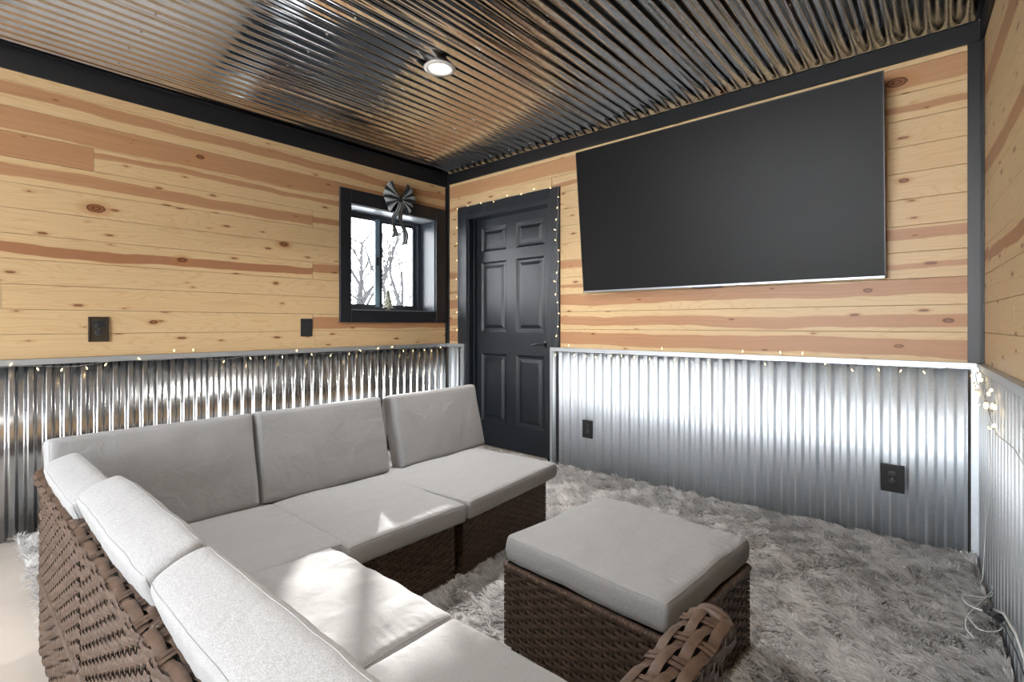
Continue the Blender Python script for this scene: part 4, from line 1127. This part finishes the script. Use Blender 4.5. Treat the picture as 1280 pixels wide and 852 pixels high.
def smooth_path(pts, k=6):
    P_ = [Vector(p) for p in pts]; out = []
    for i in range(len(P_) - 1):
        a, b_, c_, d_ = P_[max(i - 1, 0)], P_[i], P_[i + 1], P_[min(i + 2, len(P_) - 1)]
        for j_ in range(k):
            s = j_ / k
            out.append(0.5 * ((2 * b_) + (-a + c_) * s + (2 * a - 5 * b_ + 4 * c_ - d_) * s * s + (-a + 3 * b_ - 3 * c_ + d_) * s ** 3))
    out.append(P_[-1]); return out
wl_ = tag(empty('power_lead', (3.75, -0.75, 0.06)), 'white power lead with black plug looped on the rug edge at the right wall', 'cable')
wo_ = Vector(wl_.location)
b = MB(); b.tube([p - wo_ for p in smooth_path(lead)], 0.0021, 6)
lp = [(3.752, -0.44, 0.066), (3.745, -0.56, 0.070), (3.70, -0.61, 0.072), (3.665, -0.63, 0.075), (3.67, -0.70, 0.075), (3.72, -0.74, 0.078), (3.752, -0.745, 0.082)]
b.tube([Vector(p) - wo_ for p in smooth_path(lp)], 0.0021, 6)
lp = [(3.752, -0.50, 0.070), (3.70, -0.70, 0.074), (3.672, -0.80, 0.070), (3.668, -0.88, 0.062), (3.690, -0.93, 0.058)]
b.tube([Vector(p) - wo_ for p in smooth_path(lp)], 0.0021, 6)
lp = [(3.672, -0.80, 0.072), (3.70, -0.88, 0.072), (3.745, -0.86, 0.074), (3.768, -0.80, 0.078)]
b.tube([Vector(p) - wo_ for p in smooth_path(lp)], 0.0021, 6)
b.build('wire', M['white_wire'], wl_, smooth=True)
ax = Vector((0.030, -0.17, 0.050)).normalized()
p0 = Vector((3.726, -0.765, 0.098)) - wo_
b = MB(); b.tube([p0, p0 + ax * 0.060, p0 + ax * 0.068], [0.016, 0.014, 0.007], 8); b.tube([p0 + ax * 0.068, p0 + ax * 0.088], 0.007, 8)
tag(b.build('plug', M['black_plastic'], wl_), 'black plug')
b = MB(); b.tube([p0 + ax * 0.088, p0 + ax * 0.142], 0.017, 4); tag(b.build('socket', M['black_plastic'], wl_), 'black socket')
b = MB(); q0 = p0 + ax * 0.138; uw = Vector((0.057, -0.998, 0))
b.tube([q0 + Vector((0, 0, 0.005)), q0 + uw * 0.08 + Vector((0.004, 0, 0.035)), q0 + uw * 0.30 + Vector((0.004, 0, 0.075)), q0 + uw * 0.9 + Vector((0.004, 0, 0.05))], 0.0026, 6)
b.tube([q0 + Vector((0, 0, -0.010)), q0 + uw * 0.08 + Vector((0.004, 0, 0.008)), q0 + uw * 0.30 + Vector((0.004, 0, 0.035)), q0 + uw * 0.9 + Vector((0.004, 0, 0.02))], 0.0016, 6)
b.build('black_cord', M['black_plastic'], wl_, smooth=True)
b = MB(); b.tube([p0 + ax * 0.08 + Vector((0, 0, 0.016)), q0 + uw * 0.08 + Vector((0.002, 0, 0.050)), q0 + uw * 0.30 + Vector((0.002, 0, 0.090)), q0 + uw * 0.9 + Vector((0.002, 0, 0.07))], 0.0042, 6)
tag(b.build('clear_cord', M['white_wire'], wl_, smooth=True), 'thick pale cord')

# ------------------------------------------------------------------ outdoors
b = MB(); b.box(-60, -0.5, -30, 40, -0.5, -0.3); tag(b.build('ground', M['snow']), kind='structure')
def tree(label, x, y, h, r, seed, lean=(0, 0), spread=0.55, depth=6):
    rnd = random.Random(seed); root = tag(empty('bare_tree', (x, y, -0.32)), label, 'tree')
    tr = MB(); br = MB()
    def grow(p, d, L, rad, lev):
        pts = [p]; rr = [rad]; q = p.copy(); dd = d.copy(); n_ = 4
        for i in range(n_):
            dd = (dd + Vector((rnd.uniform(-1, 1), rnd.uniform(-1, 1), rnd.uniform(-0.3, 0.8))) * 0.14).normalized()
            q = q + dd * (L / n_); pts.append(q.copy()); rr.append(rad * (1 - 0.38 * (i + 1) / n_))
        (tr if lev == 0 else br).tube(pts, rr, 5 if lev < 3 else 3, cap=lev < 2)
        if lev < depth:
            for k in range(3 if lev < 4 else 2):
                sp_ = spread * rnd.uniform(0.6, 1.5); a = rnd.uniform(0, 2 * PI)
                s_ = dd.orthogonal().normalized(); s_ = Matrix.Rotation(a, 3, dd) @ s_
                nd_ = (dd * math.cos(sp_) + s_ * math.sin(sp_)).normalized()
                grow(pts[-1 if k < 2 else 2], nd_, L * rnd.uniform(0.62, 0.85), rr[-1] * rnd.uniform(0.68, 0.9), lev + 1)
    grow(Vector((0, 0, 0)), Vector((lean[0], lean[1], 1)).normalized(), h, r, 0)
    tr.build('trunk', M['bark'], root); tag(br.build('branches', M['bark'], root), kind='stuff')
tree('bare tree with thick forking limbs seen in the left half of the window', -6.7, 2.85, 1.35, 0.17, 8, (0.1, 0.12), 0.5, depth=7)
tree('slender bare tree seen in the right half of the window', -9.2, 6.35, 1.9, 0.12, 12, (0, 0.05), 0.36)
tree('distant bare tree seen between the other two through the window', -19.5, 13.0, 3.6, 0.16, 21)
tree('distant bare tree seen at the left edge of the window', -17.0, 9.6, 3.2, 0.16, 33)
